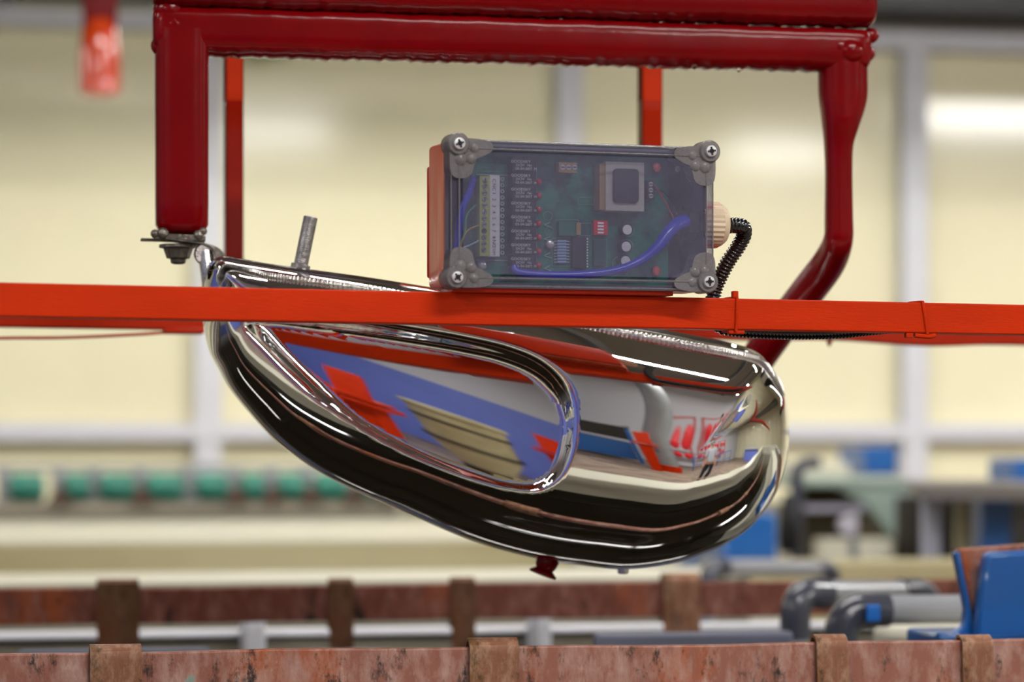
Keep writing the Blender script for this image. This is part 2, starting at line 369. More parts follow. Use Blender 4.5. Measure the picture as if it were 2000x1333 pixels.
# welded seam just under the rim
def seam_pts(offpx, side=-1, lift=.0, ymax=765):
    out = []
    for i in range(NB):
        if tops[i] > .15 or (1300 < pxy[i].x and pxy[i].y < ymax):
            b = bd[i]; sp = S0 + ax_ * svals[i]; L = (b - sp).length; f_t = 1 - offpx * .00045 / L
            lo, hi = 0, PI / 2
            for _ in range(30):
                md = (lo + hi) / 2; n_ = 2.35 + 1.8 * tops[i]; c, q = math.cos(md), math.sin(md); r = (c ** n_ + q ** n_) ** (-1 / n_)
                if r * q < f_t: lo = md
                else: hi = md
            x, z, w = surf(i, lo); nrm = (b - sp).normalized()
            out.append((i, Vector((x + nrm.x * lift, side * (w + lift), z + nrm.y * lift))))
    # order the run so it is continuous
    ids = [o[0] for o in out]; cut = 0
    for k in range(1, len(ids)):
        if ids[k] - ids[k - 1] > 1: cut = k
    out = out[cut:] + out[:cut]
    return [o[1] for o in out]
for off, rr, nm in ((27, .0036, 'weld_seam'),):
    pts = seam_pts(off, -1, .0006); fine = spline(pts, 3)
    rad = [rr * (.8 + .3 * math.sin(k * 2.1)) * min(1, .2 + min(k, len(fine) - 1 - k) / 25) for k in range(len(fine))]
    link(nm, MB().tube(fine, rad, 8), M_['weld'], tank)
def taper(f, r): return [r * min(1, .15 + min(k, len(f) - 1 - k) / 14) for k in range(len(f))]
pts = spline(seam_pts(6, -1, .0006, 715), 2); link('rim_flange', MB().tube(pts, taper(pts, .0022), 8), M_['chrome'], tank)
pts = spline(seam_pts(14, 1, .0005, 700), 2); link('rim_flange', MB().tube(pts, taper(pts, .0024), 8), M_['chrome'], tank)
# threaded stud
a = on(TF, 583, 540, -.034); b_ = on(TF, 607, 424, -.034); dr = (b_ - a)
q = Vector((0, 0, 1)).rotation_difference(dr.normalized()).to_matrix().to_4x4(); Ms = Matrix.Translation(a) @ q
ln = dr.length; pr = [(.0058 + (.0006 if k % 2 else 0), ln * .2 + ln * .8 * k / 50) for k in range(51)]
st = MB().lathe([(.0085, 0), (.0085, ln * .2)], 6, Ms).lathe(pr, 14, Ms).box((0, 0, .0), (.026, .022, .008), Ms)
link('threaded_stud', st, M_['steel'], tank, bevel=.0008)
# red bung under the tank, small clear drip
cp = on(TF, 1068, 1103, -.0); Mc = T(*cp) @ RY(math.radians(-12 + 180 + 26))
link('red_bung', MB().lathe([(.006, -.004), (.0105, .0), (.0095, .006), (.0078, .009), (.0125, .0125), (.0122, .0145), (.004, .015)], 20, T(*on(TF, 1070, 1094, 0)) @ RY(PI - math.radians(-20))), M_['red'], tank)['label'] = 'dark red rubber bung under the tank'
cp = on(TF, 1217, 1113, 0); link('drain_nipple', MB().lathe([(.004, -.004), (.0052, 0), (.0052, .003), (.0035, .004)], 14, T(*cp) @ RX(PI)), M_['silver'], tank)
# front end hanging tab on the left tip
tb = MB(); c0 = on(TF, 404, 520, 0)
tb.tube([on(TF, 402, 492, -.004), on(TF, 404, 510, -.005), on(TF, 408, 540, -.007), on(TF, 410, 575, -.01), on(TF, 412, 620, -.02)], [(.006, .009), (.007, .010), (.007, .010), (.006, .009), (.003, .006)], 12, up=(1, 0, 0))
tb.lathe([(.0035, -.004), (.0085, -.004), (.0095, 0), (.0085, .004), (.0035, .004), (.0035, -.004)], 18, T(*on(TF, 400, 497, -.006)) @ RX(PI / 2), caps=False)
link('hanging_lug', tb, M_['weld'], tank)

# ------------------------------------------------------------------ dark red plating rack
KF = fr(P(1000, 70, 2.5), 9)
rack = thing('plating_rack', 'dark red plastic-coated plating rack with double crossbar across the top of the photo', 'rack', KF)
def kp(x, y, w=0): return on(KF, x, y, w)
def beam(pts_l, pts_r, w0, w1, name, lump=.0012, over=None):
    # pts: (x, ytop, ybot) at each end, lofted with a lumpy coating
    mb = MB(); NX, NS = 160, 28; rnd = random.Random(len(name) * 31); ph = [rnd.uniform(0, 6) for _ in range(8)]
    vs = []
    for i in range(NX + 1):
        u = i / NX; x = pts_l[0] + (pts_r[0] - pts_l[0]) * u; yt = pts_l[1] + (pts_r[1] - pts_l[1]) * u; yb = pts_l[2] + (pts_r[2] - pts_l[2]) * u
        a = kp(x, yt, w0); b = kp(x, yb, w0); cz = (a.z + b.z) / 2; hz = (a.z - b.z) / 2; cx = a.x; cw = (w0 + w1) / 2; hw = (w1 - w0) / 2
        e = min(1, min(u, 1 - u) * NX / 3.0 + .0); cap = .82 + .18 * math.sqrt(max(0, 1 - (1 - e) ** 2))
        for k in range(NS):
            th = 2 * PI * (k + .5) / NS; c, q = math.cos(th), math.sin(th); n_ = 7 if q > 0 else 3.0; r = (abs(c) ** n_ + abs(q) ** n_) ** (-1 / n_) * cap
            l = lump * (math.sin(u * 37 + ph[0] + 2 * c) * .5 + math.sin(u * 91 + ph[1]) * .4 + math.sin(u * 173 + ph[2]) * .3)
            drip = lump * .9 * (q < -.5) * (math.sin(u * 260 + ph[3]) * .5 + math.sin(u * 410) * .5)
            vs.append((cx, cw + c * r * hw, cz + q * r * (hz + l * .5) + drip))
    fs = [(i * NS + k, i * NS + (k + 1) % NS, (i + 1) * NS + (k + 1) % NS, (i + 1) * NS + k) for i in range(NX) for k in range(NS)]
    fs += [tuple(range(NS)), tuple(NX * NS + k for k in range(NS))]
    mb.add(vs, fs); return mb
mb = beam((300, 8, 103), (1704, 55, 137), -.004, .036, 'crossbar')
for (x, y, r, w) in ((1660, 100, .013, -.002), (1640, 92, .009, -.003), (1677, 78, .009, -.001), (1690, 105, .008, 0), (1650, 112, .008, -.001), (340, 50, .014, .002), (330, 20, .012, 0), (362, 32, .008, -.001), (375, 56, .007, 0), (320, 90, .010, .002), (1700, 70, .007, .004)):
    c = kp(x, y, w + .006); mb.ball(c, r, 20, sc3=(1.15, .9, 1))
link('crossbar', mb, M_['red'], rack, ang=60)
mb = beam((300, -75, 8), (1716, -40, 50), -.012, .034, 'upper_crossbar')
link('upper_crossbar', mb, M_['red'], rack, ang=60)
# left leg
pth = [kp(355, y, .014) for y in (60, 100, 130, 200, 300, 400, 440, 452, 459)]
wx, wy = .0232, .019
link('leg', MB().tube(pth, [(wy, wx * 1.02), (wy, wx), (wy, wx), (wy, wx), (wy, wx * .99), (wy, wx * .99), (wy, wx * .98), (wy * .9, wx * .86), (wy * .6, wx * .55)], 28, sq=4.5, up=(0, 1, 0)), M_['red'], rack, ang=60)
# right bent leg
ctr = [(1646, 95, 48), (1646, 150, 48), (1646, 195, 47), (1642, 240, 37), (1638, 285, 28), (1638, 340, 26), (1638, 420, 27), (1637, 470, 28), (1620, 512, 30), (1588, 556, 31), (1545, 612, 31), (1500, 672, 32), (1480, 700, 32), (1466, 718, 29)]
sp_ = spline([(x, y, r) for x, y, r in ctr], 5)
pth = [kp(p.x, p.y, .016 + .150 * max(0, (p.y - 470) / 250)) for p in sp_]
link('bent_leg', MB().tube(pth, [(min(.019, p.z * .00046 * 1.1), p.z * .000455) for p in sp_], 24, sq=2.6, up=(0, 1, 0)), M_['red'], rack, ang=60)
# metal clamp under the left leg
cl = MB(); zz = kp(355, 470).z
def pl(x0, y0, x1, y1, th, w0=-.012, w1=.022, mi=0):
    a, b = kp(x0, y0, 0), kp(x1, y1, 0); d = (b - a); nn = Vector((-d.z, 0, d.x)).normalized() * th / 2
    cl.prism([(a.x + nn.x, a.z + nn.z), (b.x + nn.x, b.z + nn.z), (b.x - nn.x, b.z - nn.z), (a.x - nn.x, a.z - nn.z)], w0, w1, mi=mi)
pl(275, 468, 395, 471, .002, -.004, .012)
pl(300, 463, 400, 468, .005, -.014, .024)
for x, y, r in ((318, 457, .0055), (303, 457, .004), (388, 460, .0048), (397, 452, .0035)): cl.ball(kp(x, y, -.012), r, 10)
cl.lathe([(.0165, 0), (.0165, -.003), (.013, -.0035), (.010, -.012), (.007, -.0125), (.0065, -.016), (.004, -.017)], 8, T(*kp(348, 478, .002)))
link('clamp_plate', cl, M_['dsteel'], rack, bevel=.0006)
st = [kp(325, 468, -.006), kp(350, 471, -.007), kp(380, 475, -.008), kp(402, 479, -.010), kp(418, 484, -.012), kp(427, 493, -.014), kp(430, 504, -.015), kp(430, 516, -.016)]
link('bent_strap', MB().tube(spline(st, 4), (.0016, .011), 12, sq=5, up=(0, 0, 1)), M_['dsteel'], rack)
# water drops under the crossbar
WD = [(1186, 124, .0027, 'flattened water drop hanging mid-beam, left of the other drops'), (1356, 130, .0024, 'water drop hanging under the crossbar between the other two drops'), (1443, 137, .0018, 'smallest water drop under the crossbar, nearest the bent leg')]
for x, y, r, lb in WD:
    tag(link('water_drop', MB().ball((0, 0, 0), r, 16, sc3=(1.4, 1.1, .9) if x < 1200 else (1, 1, 1.15)), M_['water'], M=Matrix.Translation(KF @ kp(x, y, .004))), lb, 'water drop', 'drops under the rack')

# ------------------------------------------------------------------ front orange rail
A, B = P(0, 585, 2.07), P(2000, 625, 2.34)
phi = math.degrees(math.atan2((B - A).dot(FW), (B - A).dot(RT)))
RF = fr(P(1000, 605.5, 2.07 * 2.34 / ((2.07 + 2.34) / 2)), phi)
def rp(x, y, w=0): return on(RF, x, y, w)
a0, b0 = rp(-1800, 0, 0), rp(5200, 0, 0)
rl = MB(); hz = .0124
za, zb = rp(0, 585).z, rp(2000, 625).z
def zr(x): return za + (zb - za) * (x - rp(0, 585).x) / (rp(2000, 625).x - rp(0, 585).x)
rl.add([(x, w, zr(x) + s * hz) for x in (a0.x, b0.x) for w in (0, .025) for s in (-1, 1)], [(0, 1, 3, 2), (4, 6, 7, 5), (0, 4, 5, 1), (2, 3, 7, 6), (0, 2, 6, 4), (1, 5, 7, 3)])
rail = link('square_tube_rail', rl, M_['orange'], M=RF, bevel=.0012, seg=3); tag(rail, 'bright orange square tube rail carrying the control box, nearest the camera', 'rail')
# cable ties around the rail
def tie(px, lean, lab, lug):
    x = rp(px, 600).x; z = zr(x); t = thing('cable_tie', lab, 'cable tie', RF @ T(x, 0, z), 'painted cable ties on the rail')
    h, d = hz + .0006, .0006; pts = [(0, -d, -h), (0, -d, h), (0, .025 + d, h), (0, .025 + d, -h)]
    pts = [(p[0] + lean * (p[2] / hz) * .002, p[1], p[2]) for p in pts]
    s = MB()
    path = []
    for i in range(4):
        a, b = Vector(pts[i]), Vector(pts[(i + 1) % 4])
        for k in range(6): path.append(a + (b - a) * (k / 6))
    s.tube(path, (.0006, .0022), 8, sq=4, closed=True, up=(0, 0, 1) if False else (1, 0, 0)) if False else s.tube(path, .0013, 8, closed=True, up=(1, 0, 0))
    link('band', s, M_['orange'], t)
    if lug: link('head', MB().box((0, .003, hz + .003), (.0048, .005, .006)), M_['orange'], t, bevel=.0008); link('buckle', MB().box((.001, .003, -hz - .002), (.014, .004, .003)), M_['orange'], t, bevel=.0008)
    else: link('tail', MB().tube([(-.008, .002, -hz - .002), (.004, .0, -hz - .003), (.010, .002, -hz - .0015)], .002, 8), M_['orange'], t); link('head', MB().box((-.013, .003, -hz - .002), (.006, .005, .004)), M_['orange'], t, bevel=.0006)
tie(1438, .2, 'painted cable tie with a square head on the rail, near the box', True)
tie(1806, -1, 'painted cable tie slanting round the rail, farther right, curled underneath', False)

# ------------------------------------------------------------------ rear orange frame (rail and two uprights)
GF = fr(P(1000, 645, 2.82), 12)
def gp(x, y, w=0): return on(GF, x, y, w)
gfr = thing('carrier_frame', 'orange-red frame behind the tank: long rail and two thin uprights', 'frame', GF)
g = MB(); NX = 120; vs = []
xa, xb = gp(-150, 630).x, gp(2150, 660).x
for i in range(NX + 1):
    u = i / NX; x = xa + (xb - xa) * u; px = -150 + 2300 * u; yc = 622 + 32 * px / 2000
    zc = gp(1000, 638).z - .0002 * 0; sag = .0012 * math.sin(u * 19) + .001 * math.sin(u * 43)
    yb = 640 + .0175 * px + (3 if 1550 < px < 1900 else 0) * math.sin((px - 1550) / 350 * PI) ; yt = yb - 38
    zt, zb_ = gp(px, yt).z, gp(px, yb).z + sag * (px > 1300)
    vs += [(x, -.012, zb_), (x, .012, zb_), (x, .012, zt), (x, -.012, zt)]
g.add(vs, [(i * 4 + k, i * 4 + (k + 1) % 4, (i + 1) * 4 + (k + 1) % 4, (i + 1) * 4 + k) for i in range(NX) for k in range(4)] + [(0, 1, 2, 3), (NX * 4, NX * 4 + 1, NX * 4 + 2, NX * 4 + 3)])
link('rail', g, M_['orange2'], gfr, bevel=.002)
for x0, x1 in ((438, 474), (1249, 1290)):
    p = gp(x0, 0, 0); q_ = gp(x1, 0, 0); zs = gp(x0, 198).z; link('upright', MB().lohi((p.x, -.01, zs), (q_.x, .01, gp(x0, -900).z)).lohi((p.x, -.01, gp(x0, 640).z), (q_.x, .01, zs), mi=1), [M_['orange'], mat('deep_red_gloss', '8c1400' if x0 < 900 else 'a82404', .2, spec=.4, coat=.3)], gfr, bevel=.002, merge=True)['label'] = 'upright orange at the top and deep red below'  # coloured orange above, deep red below a sharp line
wr = [gp(-150, 668, -.008), gp(0, 661, -.008), (gp(120, 660, -.008)), gp(220, 656, -.008), gp(320, 650, -.008), gp(395, 640, -.008)]
link('drooping_wire', MB().tube(spline(wr, 6), .0016, 8), M_['orange2'], gfr)
link('cable_clip', MB().lohi((gp(318, 0).x, -.014, gp(318, 653).z), (gp(397, 0).x, .012, gp(318, 640).z)), M_['orange2'], gfr, bevel=.002)
link('paint_drip', MB().lathe([(.003, 0), (.0026, -.003), (.0005, -.006)], 10, T(*gp(1620, 666, 0))), M_['orange2'], gfr)

# ------------------------------------------------------------------ control box
BF = RF @ T(0, -.022, 0)
def bp(x, y, w=0): return on(BF, x, y, w)
x0, x1 = bp(874, 415).x, bp(1402, 427).x; z0 = (bp(863, 566).z + bp(1398, 575).z) / 2; z1 = (bp(863, 266).z + bp(1402, 280).z) / 2
DB = .062
cb = thing('control_box', 'orange control box with smoky clear lid and circuit board, standing on the front rail', 'control box', BF)
W, H_ = x1 - x0, z1 - z0; cx, cz = (x0 + x1) / 2, (z0 + z1) / 2
def rrect(hw, hh, r, n_=5, c=(0, 0)):
    out = []
    for qx, qz, a0_ in ((1, -1, -PI / 2), (1, 1, 0), (-1, 1, PI / 2), (-1, -1, PI)):
        for k in range(n_ + 1):
            a = a0_ + PI / 2 * k / n_; out.append((c[0] + qx * (hw - r) + r * math.cos(a), c[1] + qz * (hh - r) + r * math.sin(a)))
    return out
def shell(mb, prof, floor_at=None):
    """prof: list of (half w, half h, radius, depth) rings joined in order"""
    n_ = 24; vs = []
    for hw, hh, r, d in prof: vs += [(x, d, z) for x, z in rrect(hw, hh, r, 5, (cx, cz))]
    fs = [(j * n_ + k, j * n_ + (k + 1) % n_, (j + 1) * n_ + (k + 1) % n_, (j + 1) * n_ + k) for j in range(len(prof) - 1) for k in range(n_)]
    if floor_at is not None:
        for j in floor_at: fs.append(tuple(j * n_ + k for k in range(n_)))
    mb.add(vs, fs)
hw, hh = W / 2 - .0028, H_ / 2 - .0028
base = MB(); shell(base, [(hw, hh, .004, .016), (hw, hh, .004, DB - .006), (hw - .004, hh - .004, .004, DB)], [2]); base.mi = 1; shell(base, [(hw, hh, .004, .016), (hw - .003, hh - .003, .004, .0158), (hw - .005, hh - .005, .004, DB - .003)], [2])
link('base', base, [M_['orangebox'], mat('grey_box_inside', '6a6872', .5)], cb, ang=50)['label'] = 'worn orange painted box body'
bk = MB().lohi((x0 + .004, DB, z0 + .012), (x1 - .006, DB + .006, z1 - .018)); link('mounting_plate', bk, M_['orange2'], cb, bevel=.002)
br = MB().lohi((x0 + .01, .018, z0 - .001), (x1 - .03, .052, z0 + .004)); link('mounting_foot', br, M_['orange2'], cb, bevel=.001)
# lid
ld = MB(); hw2, hh2 = W / 2 - .002, H_ / 2 - .002
shell(ld, [(hw2, hh2, .006, .016), (hw2, hh2, .006, .004), (hw2 - .005, hh2 - .005, .005, .0025), (hw2 - .009, hh2 - .009, .004, .0025), (hw2 - .0105, hh2 - .0105, .004, .0005)], [4])
lid = link('lid', ld, M_['lid'], cb, ang=30); lid['label'] = 'smoky transparent scratched lid'
for ins, dd in ((.0035, .0018), (.0095, .0002)):
    rim = MB(); q_ = rrect(W / 2 - ins, H_ / 2 - ins, .004, 5, (cx, cz)); rim.tube([(x, dd, z) for x, z in q_], .0006, 6, closed=True, up=(0, 1, 0)); link('lid_ridge', rim, M_['boss'], lid)
scr = [(895, 281, 1, -1), (1386, 296, -1, -1), (891, 542, 1, 1), (1382, 551, -1, 1)]
sp0 = None
for x, y, sx, sz in scr:
    c = bp(x, y, 0); b = MB()
    b.lathe([(.0088, .017), (.0088, -.0005), (.0078, -.002), (.0045, -.002)], 28, T(c.x, 0, c.z) @ Matrix(((1, 0, 0, 0), (0, 0, 1, 0), (0, -1, 0, 0), (0, 0, 0, 1))))
    k_ = .00041; X0, Z0 = (x0 if sx > 0 else x1), (z1 if sz < 0 else z0)
    out = spline([(X0 + sx * (q + 5) * k_, Z0 + sz * (r + 5) * k_, 0) for q, r in ((0, 12), (3, 3), (12, 0), (55, 0), (80, 6), (84, 20), (68, 31), (52, 38), (47, 50), (42, 66), (28, 74), (8, 72), (0, 55))], 3, True)
    b.prism([(p.x, p.y) for p in out], .0002, .016)
    for q, r, rr_ in ((50, 42, 12), (30, 44, 13), (56, 22, 11)): b.ball((X0 + sx * (q - 4) * k_, .0022, Z0 + sz * r * k_), rr_ * k_ * 1.05, 20, sc3=(1, .75, 1))
    link('corner_boss', b, M_['boss'], lid, ang=50)
    s = MB(); Mm = T(c.x, -.0035, c.z) @ RX(PI / 2) @ RZ(random.random())
    s.lathe([(.0046, -.002), (.0046, 0), (.0042, .0008), (.001, .0011)], 20, Mm, 0)
    for a in (0, PI / 2): s.box((0, 0, .0012), (.0066, .0014, .0006), Mm @ RZ(a), 1)
    for k in range(4): s.box((.0012 * math.cos(k * PI / 2 + .78), .0012 * math.sin(k * PI / 2 + .78), .0012), (.0014, .0014, .0006), Mm, 1)
    link('screw', s, [M_['silver'], M_['inkb']], lid)
# circuit board
WB = .030
def cpt(x, y, w=WB): return bp(x, y, w)
pa, pb = cpt(905, 552), cpt(1305, 290)
pcb = link('circuit_board', MB().lohi((pa.x, WB, pa.z), (pb.x, WB + .0016, pb.z)), M_['pcb'], cb)
def cbox(x0_, y0_, x1_, y1_, h, name, m, bev=.0004, extra=None):
    a, b = cpt(x0_, y1_, WB - h), cpt(x1_, y0_, WB - h); mb = MB().lohi((a.x, WB - h, a.z), (b.x, WB, b.z), mi=0)
    if extra: extra(mb, a, b, WB - h)
    return link(name, mb, m, pcb, bevel=0, ang=30)
FACE = Matrix(((1, 0, 0, 0), (0, 0, -1, 0), (0, 1, 0, 0), (0, 0, 0, 1)))   # text facing the camera side
def txt(mb, body, px, py, size, h, rot=0, mi=1, sx=1.0, al='CENTER'):
    c = cpt(px, py, WB - h); mb.text(body, size, T(c.x, c.y - .0003, c.z) @ FACE @ RZ(rot), mi, align=al, sx=sx)
for k in range(8):
    y = 308 + 27.2 * k
    def ex(mb, a, b, w, y=y):
        txt(mb, 'GOODSKY', 1017, y + 8, .0030, .012, sx=1.1); txt(mb, 'DC5V   No', 1023, y + 15, .0027, .012); txt(mb, 'GS-SH-205T  M', 1027, y + 22, .0027, .012)
    cbox(1001, y, 1047, y + 25, .012, 'relay', [M_['chip'], M_['ink']], extra=ex)
    if k:
        c = cpt(1052, y + 20, WB - .004); link('indicator_led', MB().lathe([(.0027, 0), (.0027, .004), (.0016, .006), (.0004, .0064)], 14, T(c.x, WB, c.z) @ RX(PI / 2)), M_['redp'], pcb)
def ex(mb, a, b, w):
    for k in range(12):
        c = cpt(947.5 - k * .25, 352 + 12.4 * k, w); Mx = T(c.x, w, c.z) @ RX(PI / 2) @ RZ(random.random() * 3)
        mb.cyl(.0021, 0, .0006, 12, Mx, 2 if k == 8 else 1); mb.box((0, 0, .0008), (.0034, .0006, .0004), Mx, 2)
cbox(937, 344, 957, 500, .012, 'terminal_block', [M_['lime'], M_['steel'], M_['inkb']], extra=ex)
def ex(mb, a, b, w):
    rows = ['C', 'NC', '1', '2', '3', '4', '5', '6', '7', '8', 'NC', 'COM']; ys = [353, 366, 378, 390, 403, 415, 427, 439, 451, 464, 476, 490]
    for t_, y in zip(rows, ys): txt(mb, t_, 964.5, y, .0040 if len(t_) < 3 else .003, .011, rot=-PI / 2 if len(t_) > 1 else -PI / 2)
cbox(956, 343, 976, 501, .011, 'terminal_label_strip', [M_['label'], M_['inkb']], extra=ex)
def ex(mb, a, b, w):
    for k in range(13): c = cpt(981, 350 + 12 * k, w); mb.lathe([(.0010, 0), (.0016, 0), (.0016, .0004), (.001, .0004), (.001, 0)], 10, T(c.x, w, c.z) @ RX(PI / 2), 1, caps=False)
    for ya in (341, 508):
        c, d = cpt(930, ya, w), cpt(998, ya, w); mb.lohi((c.x, w - .0003, c.z - .0002), (d.x, w, c.z + .0002), mi=1)
cbox(978, 345, 984, 500, .0006, 'solder_pad_row', [M_['pcb'], M_['ink']], extra=ex)
def ex(mb, a, b, w):
    for k in range(3): c = cpt(1099 + 11.5 * k, 327, w); mb.cyl(.0021, 0, .0006, 12, T(c.x, w, c.z) @ RX(PI / 2), 1); mb.box((c.x, w - .0008, c.z), (.003, .0004, .0007), None, 2)
cbox(1092, 318, 1127, 337, .010, 'screw_terminal', [M_['tan'], M_['silver'], M_['inkb']], extra=ex)
def ex(mb, a, b, w):
    for k in range(3): c = cpt(1271, 360 + 11.5 * k, w); mb.cyl(.0019, 0, .0006, 12, T(c.x, w, c.z) @ RX(PI / 2), 1); mb.box((c.x, w - .0008, c.z), (.003, .0004, .0007), None, 2)
cbox(1264, 353, 1279, 389, .010, 'screw_terminal', [M_['chip'], M_['silver'], M_['inkb']], extra=ex)
def ex(mb, a, b, w):
    c, d = cpt(1197, 396, w), cpt(1246, 331, w); mb.prism(rrect((d.x - c.x) / 2, (d.z - c.z) / 2, .003, 4, ((c.x + d.x) / 2, (c.z + d.z) / 2)), w - .002, w, mi=1)
    c, d = cpt(1172, 410, w), cpt(1184, 320, w); mb.lohi((c.x, w + .001, c.z), (d.x, WB, d.z), mi=2)
cbox(1183, 318, 1258, 411, .014, 'transformer', [mat('grey_white_plastic', 'b4b2ac', .5), M_['chip'], M_['tan']], extra=ex)
def ex(mb, a, b, w):
    for k in range(4): c = cpt(1173, 436 + 6.2 * k, w); mb.box((c.x, w - .0003, c.z), (.005, .0005, .0014), None, 1)
cbox(1160, 431, 1187, 459, .005, 'dip_switch', [M_['redp'], M_['ink']], extra=ex)
for x, y in ((1225, 449), (1223, 482), (1222, 510)):
    c = cpt(x, y, WB - .008); link('capacitor', MB().cyl(.0048, 0, .008, 18, T(c.x, WB, c.z) @ RX(PI / 2), 0).cyl(.0039, .008, .0084, 18, T(c.x, WB, c.z) @ RX(PI / 2), 1), [M_['chip'], M_['label']], pcb)
def ex(mb, a, b, w):
    for k in range(11):
        c = cpt(1147, 467 + 5.4 * k, w); mb.box((c.x, w - .0002, c.z), (.001, .0005, .0011), None, 1)
cbox(1118, 464, 1145, 524, .004, 'chip', [M_['chip'], M_['ink']], extra=ex)
cbox(1160, 470, 1182, 520, .003, 'chip', [mat('dark_green_part', '184a44', .5), M_['ink']])
cbox(1092, 434, 1127, 460, .006, 'sealed_relay', [mat('green_part', '0f6a54', .5)])
cbox(1126, 435, 1134, 459, .007, 'crystal', [M_['tan']])
for k in range(8):
    a, b = cpt(1082, 472 + 5.8 * k, WB - .002), cpt(1112, 472 + 5.8 * k, WB - .002)
    link('resistor', MB().tube([a, a + (b - a) * .2], .0004, 6, mi=1).tube([a + (b - a) * .2, a + (b - a) * .8], .0011, 10, mi=0).tube([a + (b - a) * .8, b], .0004, 6, mi=1), [mat('pale_blue_part', '7c9cc4', .4), M_['silver']], pcb) if k == 0 or True else None
def outline(mb, x0_, y0_, x1_, y1_):
    for q in ((x0_, y0_, x1_, y0_), (x0_, y1_, x1_, y1_), (x0_, y0_, x0_, y1_), (x1_, y0_, x1_, y1_)):
        a, b = cpt(q[0], q[1], WB - .0006), cpt(q[2], q[3], WB - .0006); mb.tube([a, b], .00022, 4)
mb = MB()
for q in ((1078, 466, 1116, 520), (1129, 386, 1160, 400), (1086, 430, 1130, 464), (1158, 468, 1185, 522), (1000, 305, 1048, 526), (1134, 436, 1156, 460), (925, 335, 995, 510)): outline(mb, *q)
for y in (440, 468, 500, 525):
    a, b, c = cpt(1063, y, WB - .001), cpt(1075, y - 6, WB - .001), cpt(1077, y + 5, WB - .001); mb.tube([a, b], .0005, 5); mb.tube([a, c], .0005, 5)
for x, y, r in ((1070, 422, 9), (1072, 452, 8), (1225, 449, 14), (1223, 482, 14), (1210, 515, 14)):
    pts = [cpt(x + r * math.cos(k * .5236), y + r * math.sin(k * .5236), WB - .001) for k in range(12)]; mb.tube(pts, .0002, 4, closed=True)
link('board_print', mb, mat('pale_print', '7fa8a0', .6), pcb)
for x, y, r in ((942, 518, .004), (1075, 477, .0036), (1325, 330, .003)):
    c = cpt(x, y, WB - .004); link('board_screw', MB().ball((c.x, WB - .003, c.z), r, 14, sc3=(1, .5, 1)), M_['silver'], pcb)
for x, y in ((1283, 327), (1282, 530)):
    c = cpt(x, y, WB - .003); link('fixing_plug', MB().ball((c.x, WB - .003, c.z), .0034, 12, sc3=(1, .6, 1.2)), mat('salmon_plastic', 'e0583c', .5), pcb)
# cables inside
pts = [(1003, 520, .014, .0026), (1008, 530, .013, .0030), (1030, 535, .013, .0032), (1080, 538, .013, .0034), (1150, 536, .012, .0034), (1205, 528, .012, .0033), (1250, 510, .012, .0036), (1285, 482, .012, .0044), (1305, 455, .014, .0052), (1325, 437, .018, .0056), (1344, 433, .024, .0058)]
sp_ = spline([tuple(bp(x, y, w)) for x, y, w, r in pts], 6); rr = spline([(r, 0, 0) for *_, r in pts], 6)
link('blue_cable', MB().tube(sp_, [v.x for v in rr], 14), M_['bcable'], cb)['label'] = 'blue sheathed cable curving across the circuit board'
sp_ = spline([tuple(bp(x, y, .022)) for x, y in ((890, 500), (893, 475), (897, 440), (903, 405), (915, 380), (925, 345))], 5)
link('blue_cable', MB().tube(sp_, .0028, 12), M_['bcable'], cb)
for colr, q in (('3fa06a', ((895, 480), (908, 455), (912, 420), (930, 400))), ('c4a040', ((896, 500), (903, 470), (914, 450), (936, 440))), ('a8c8d8', ((897, 505), (905, 485), (916, 480), (936, 470))), ('b0342c', ((1318, 436), (1310, 415), (1290, 380), (1278, 362))), ('141418', ((1325, 436), (1316, 405), (1296, 375), (1278, 372)))):
    link('thin_wire', MB().tube(spline([tuple(bp(x, y, .02)) for x, y in q], 5), .0006, 6), mat('wire_' + colr, colr, .4), cb)
# gland on the right end
ga, gb = bp(1392, 439, .030), bp(1440, 441, .030); Mg = T(x1 - .005, .030, (ga.z + gb.z) / 2) @ RY(PI / 2)
R0 = .0182
gl = MB(); seg = 56; prof = [(0, 1), (.013, 1.0), (.0165, 1.0)]
vs = []
for z, s in prof:
    for k in range(seg): r = R0 * s * (1 + (.03 if k % 2 else -.01)); vs.append((r * math.cos(2 * PI * k / seg), r * math.sin(2 * PI * k / seg), z))
gl.add(vs, [(j * seg + k, j * seg + (k + 1) % seg, (j + 1) * seg + (k + 1) % seg, (j + 1) * seg + k) for j in range(2) for k in range(seg)], Mg)
gl.lathe([(R0 * .9, .0), (R0 * .97, .0155), (R0 * .98, .017), (R0 * .93, .0195), (R0 * .8, .0225), (R0 * .45, .024)], 32, Mg)
link('cable_gland', gl, M_['gland'], cb, ang=25)['label'] = 'cream ribbed cable gland with red paint smears'
link('inner_gland_nut', MB().lathe([(.015, 0), (.015, -.008), (.009, -.008), (.009, -.014)], 6, T(x1 - .009, .030, (ga.z + gb.z) / 2) @ RY(PI / 2)), M_['dark'], cb)
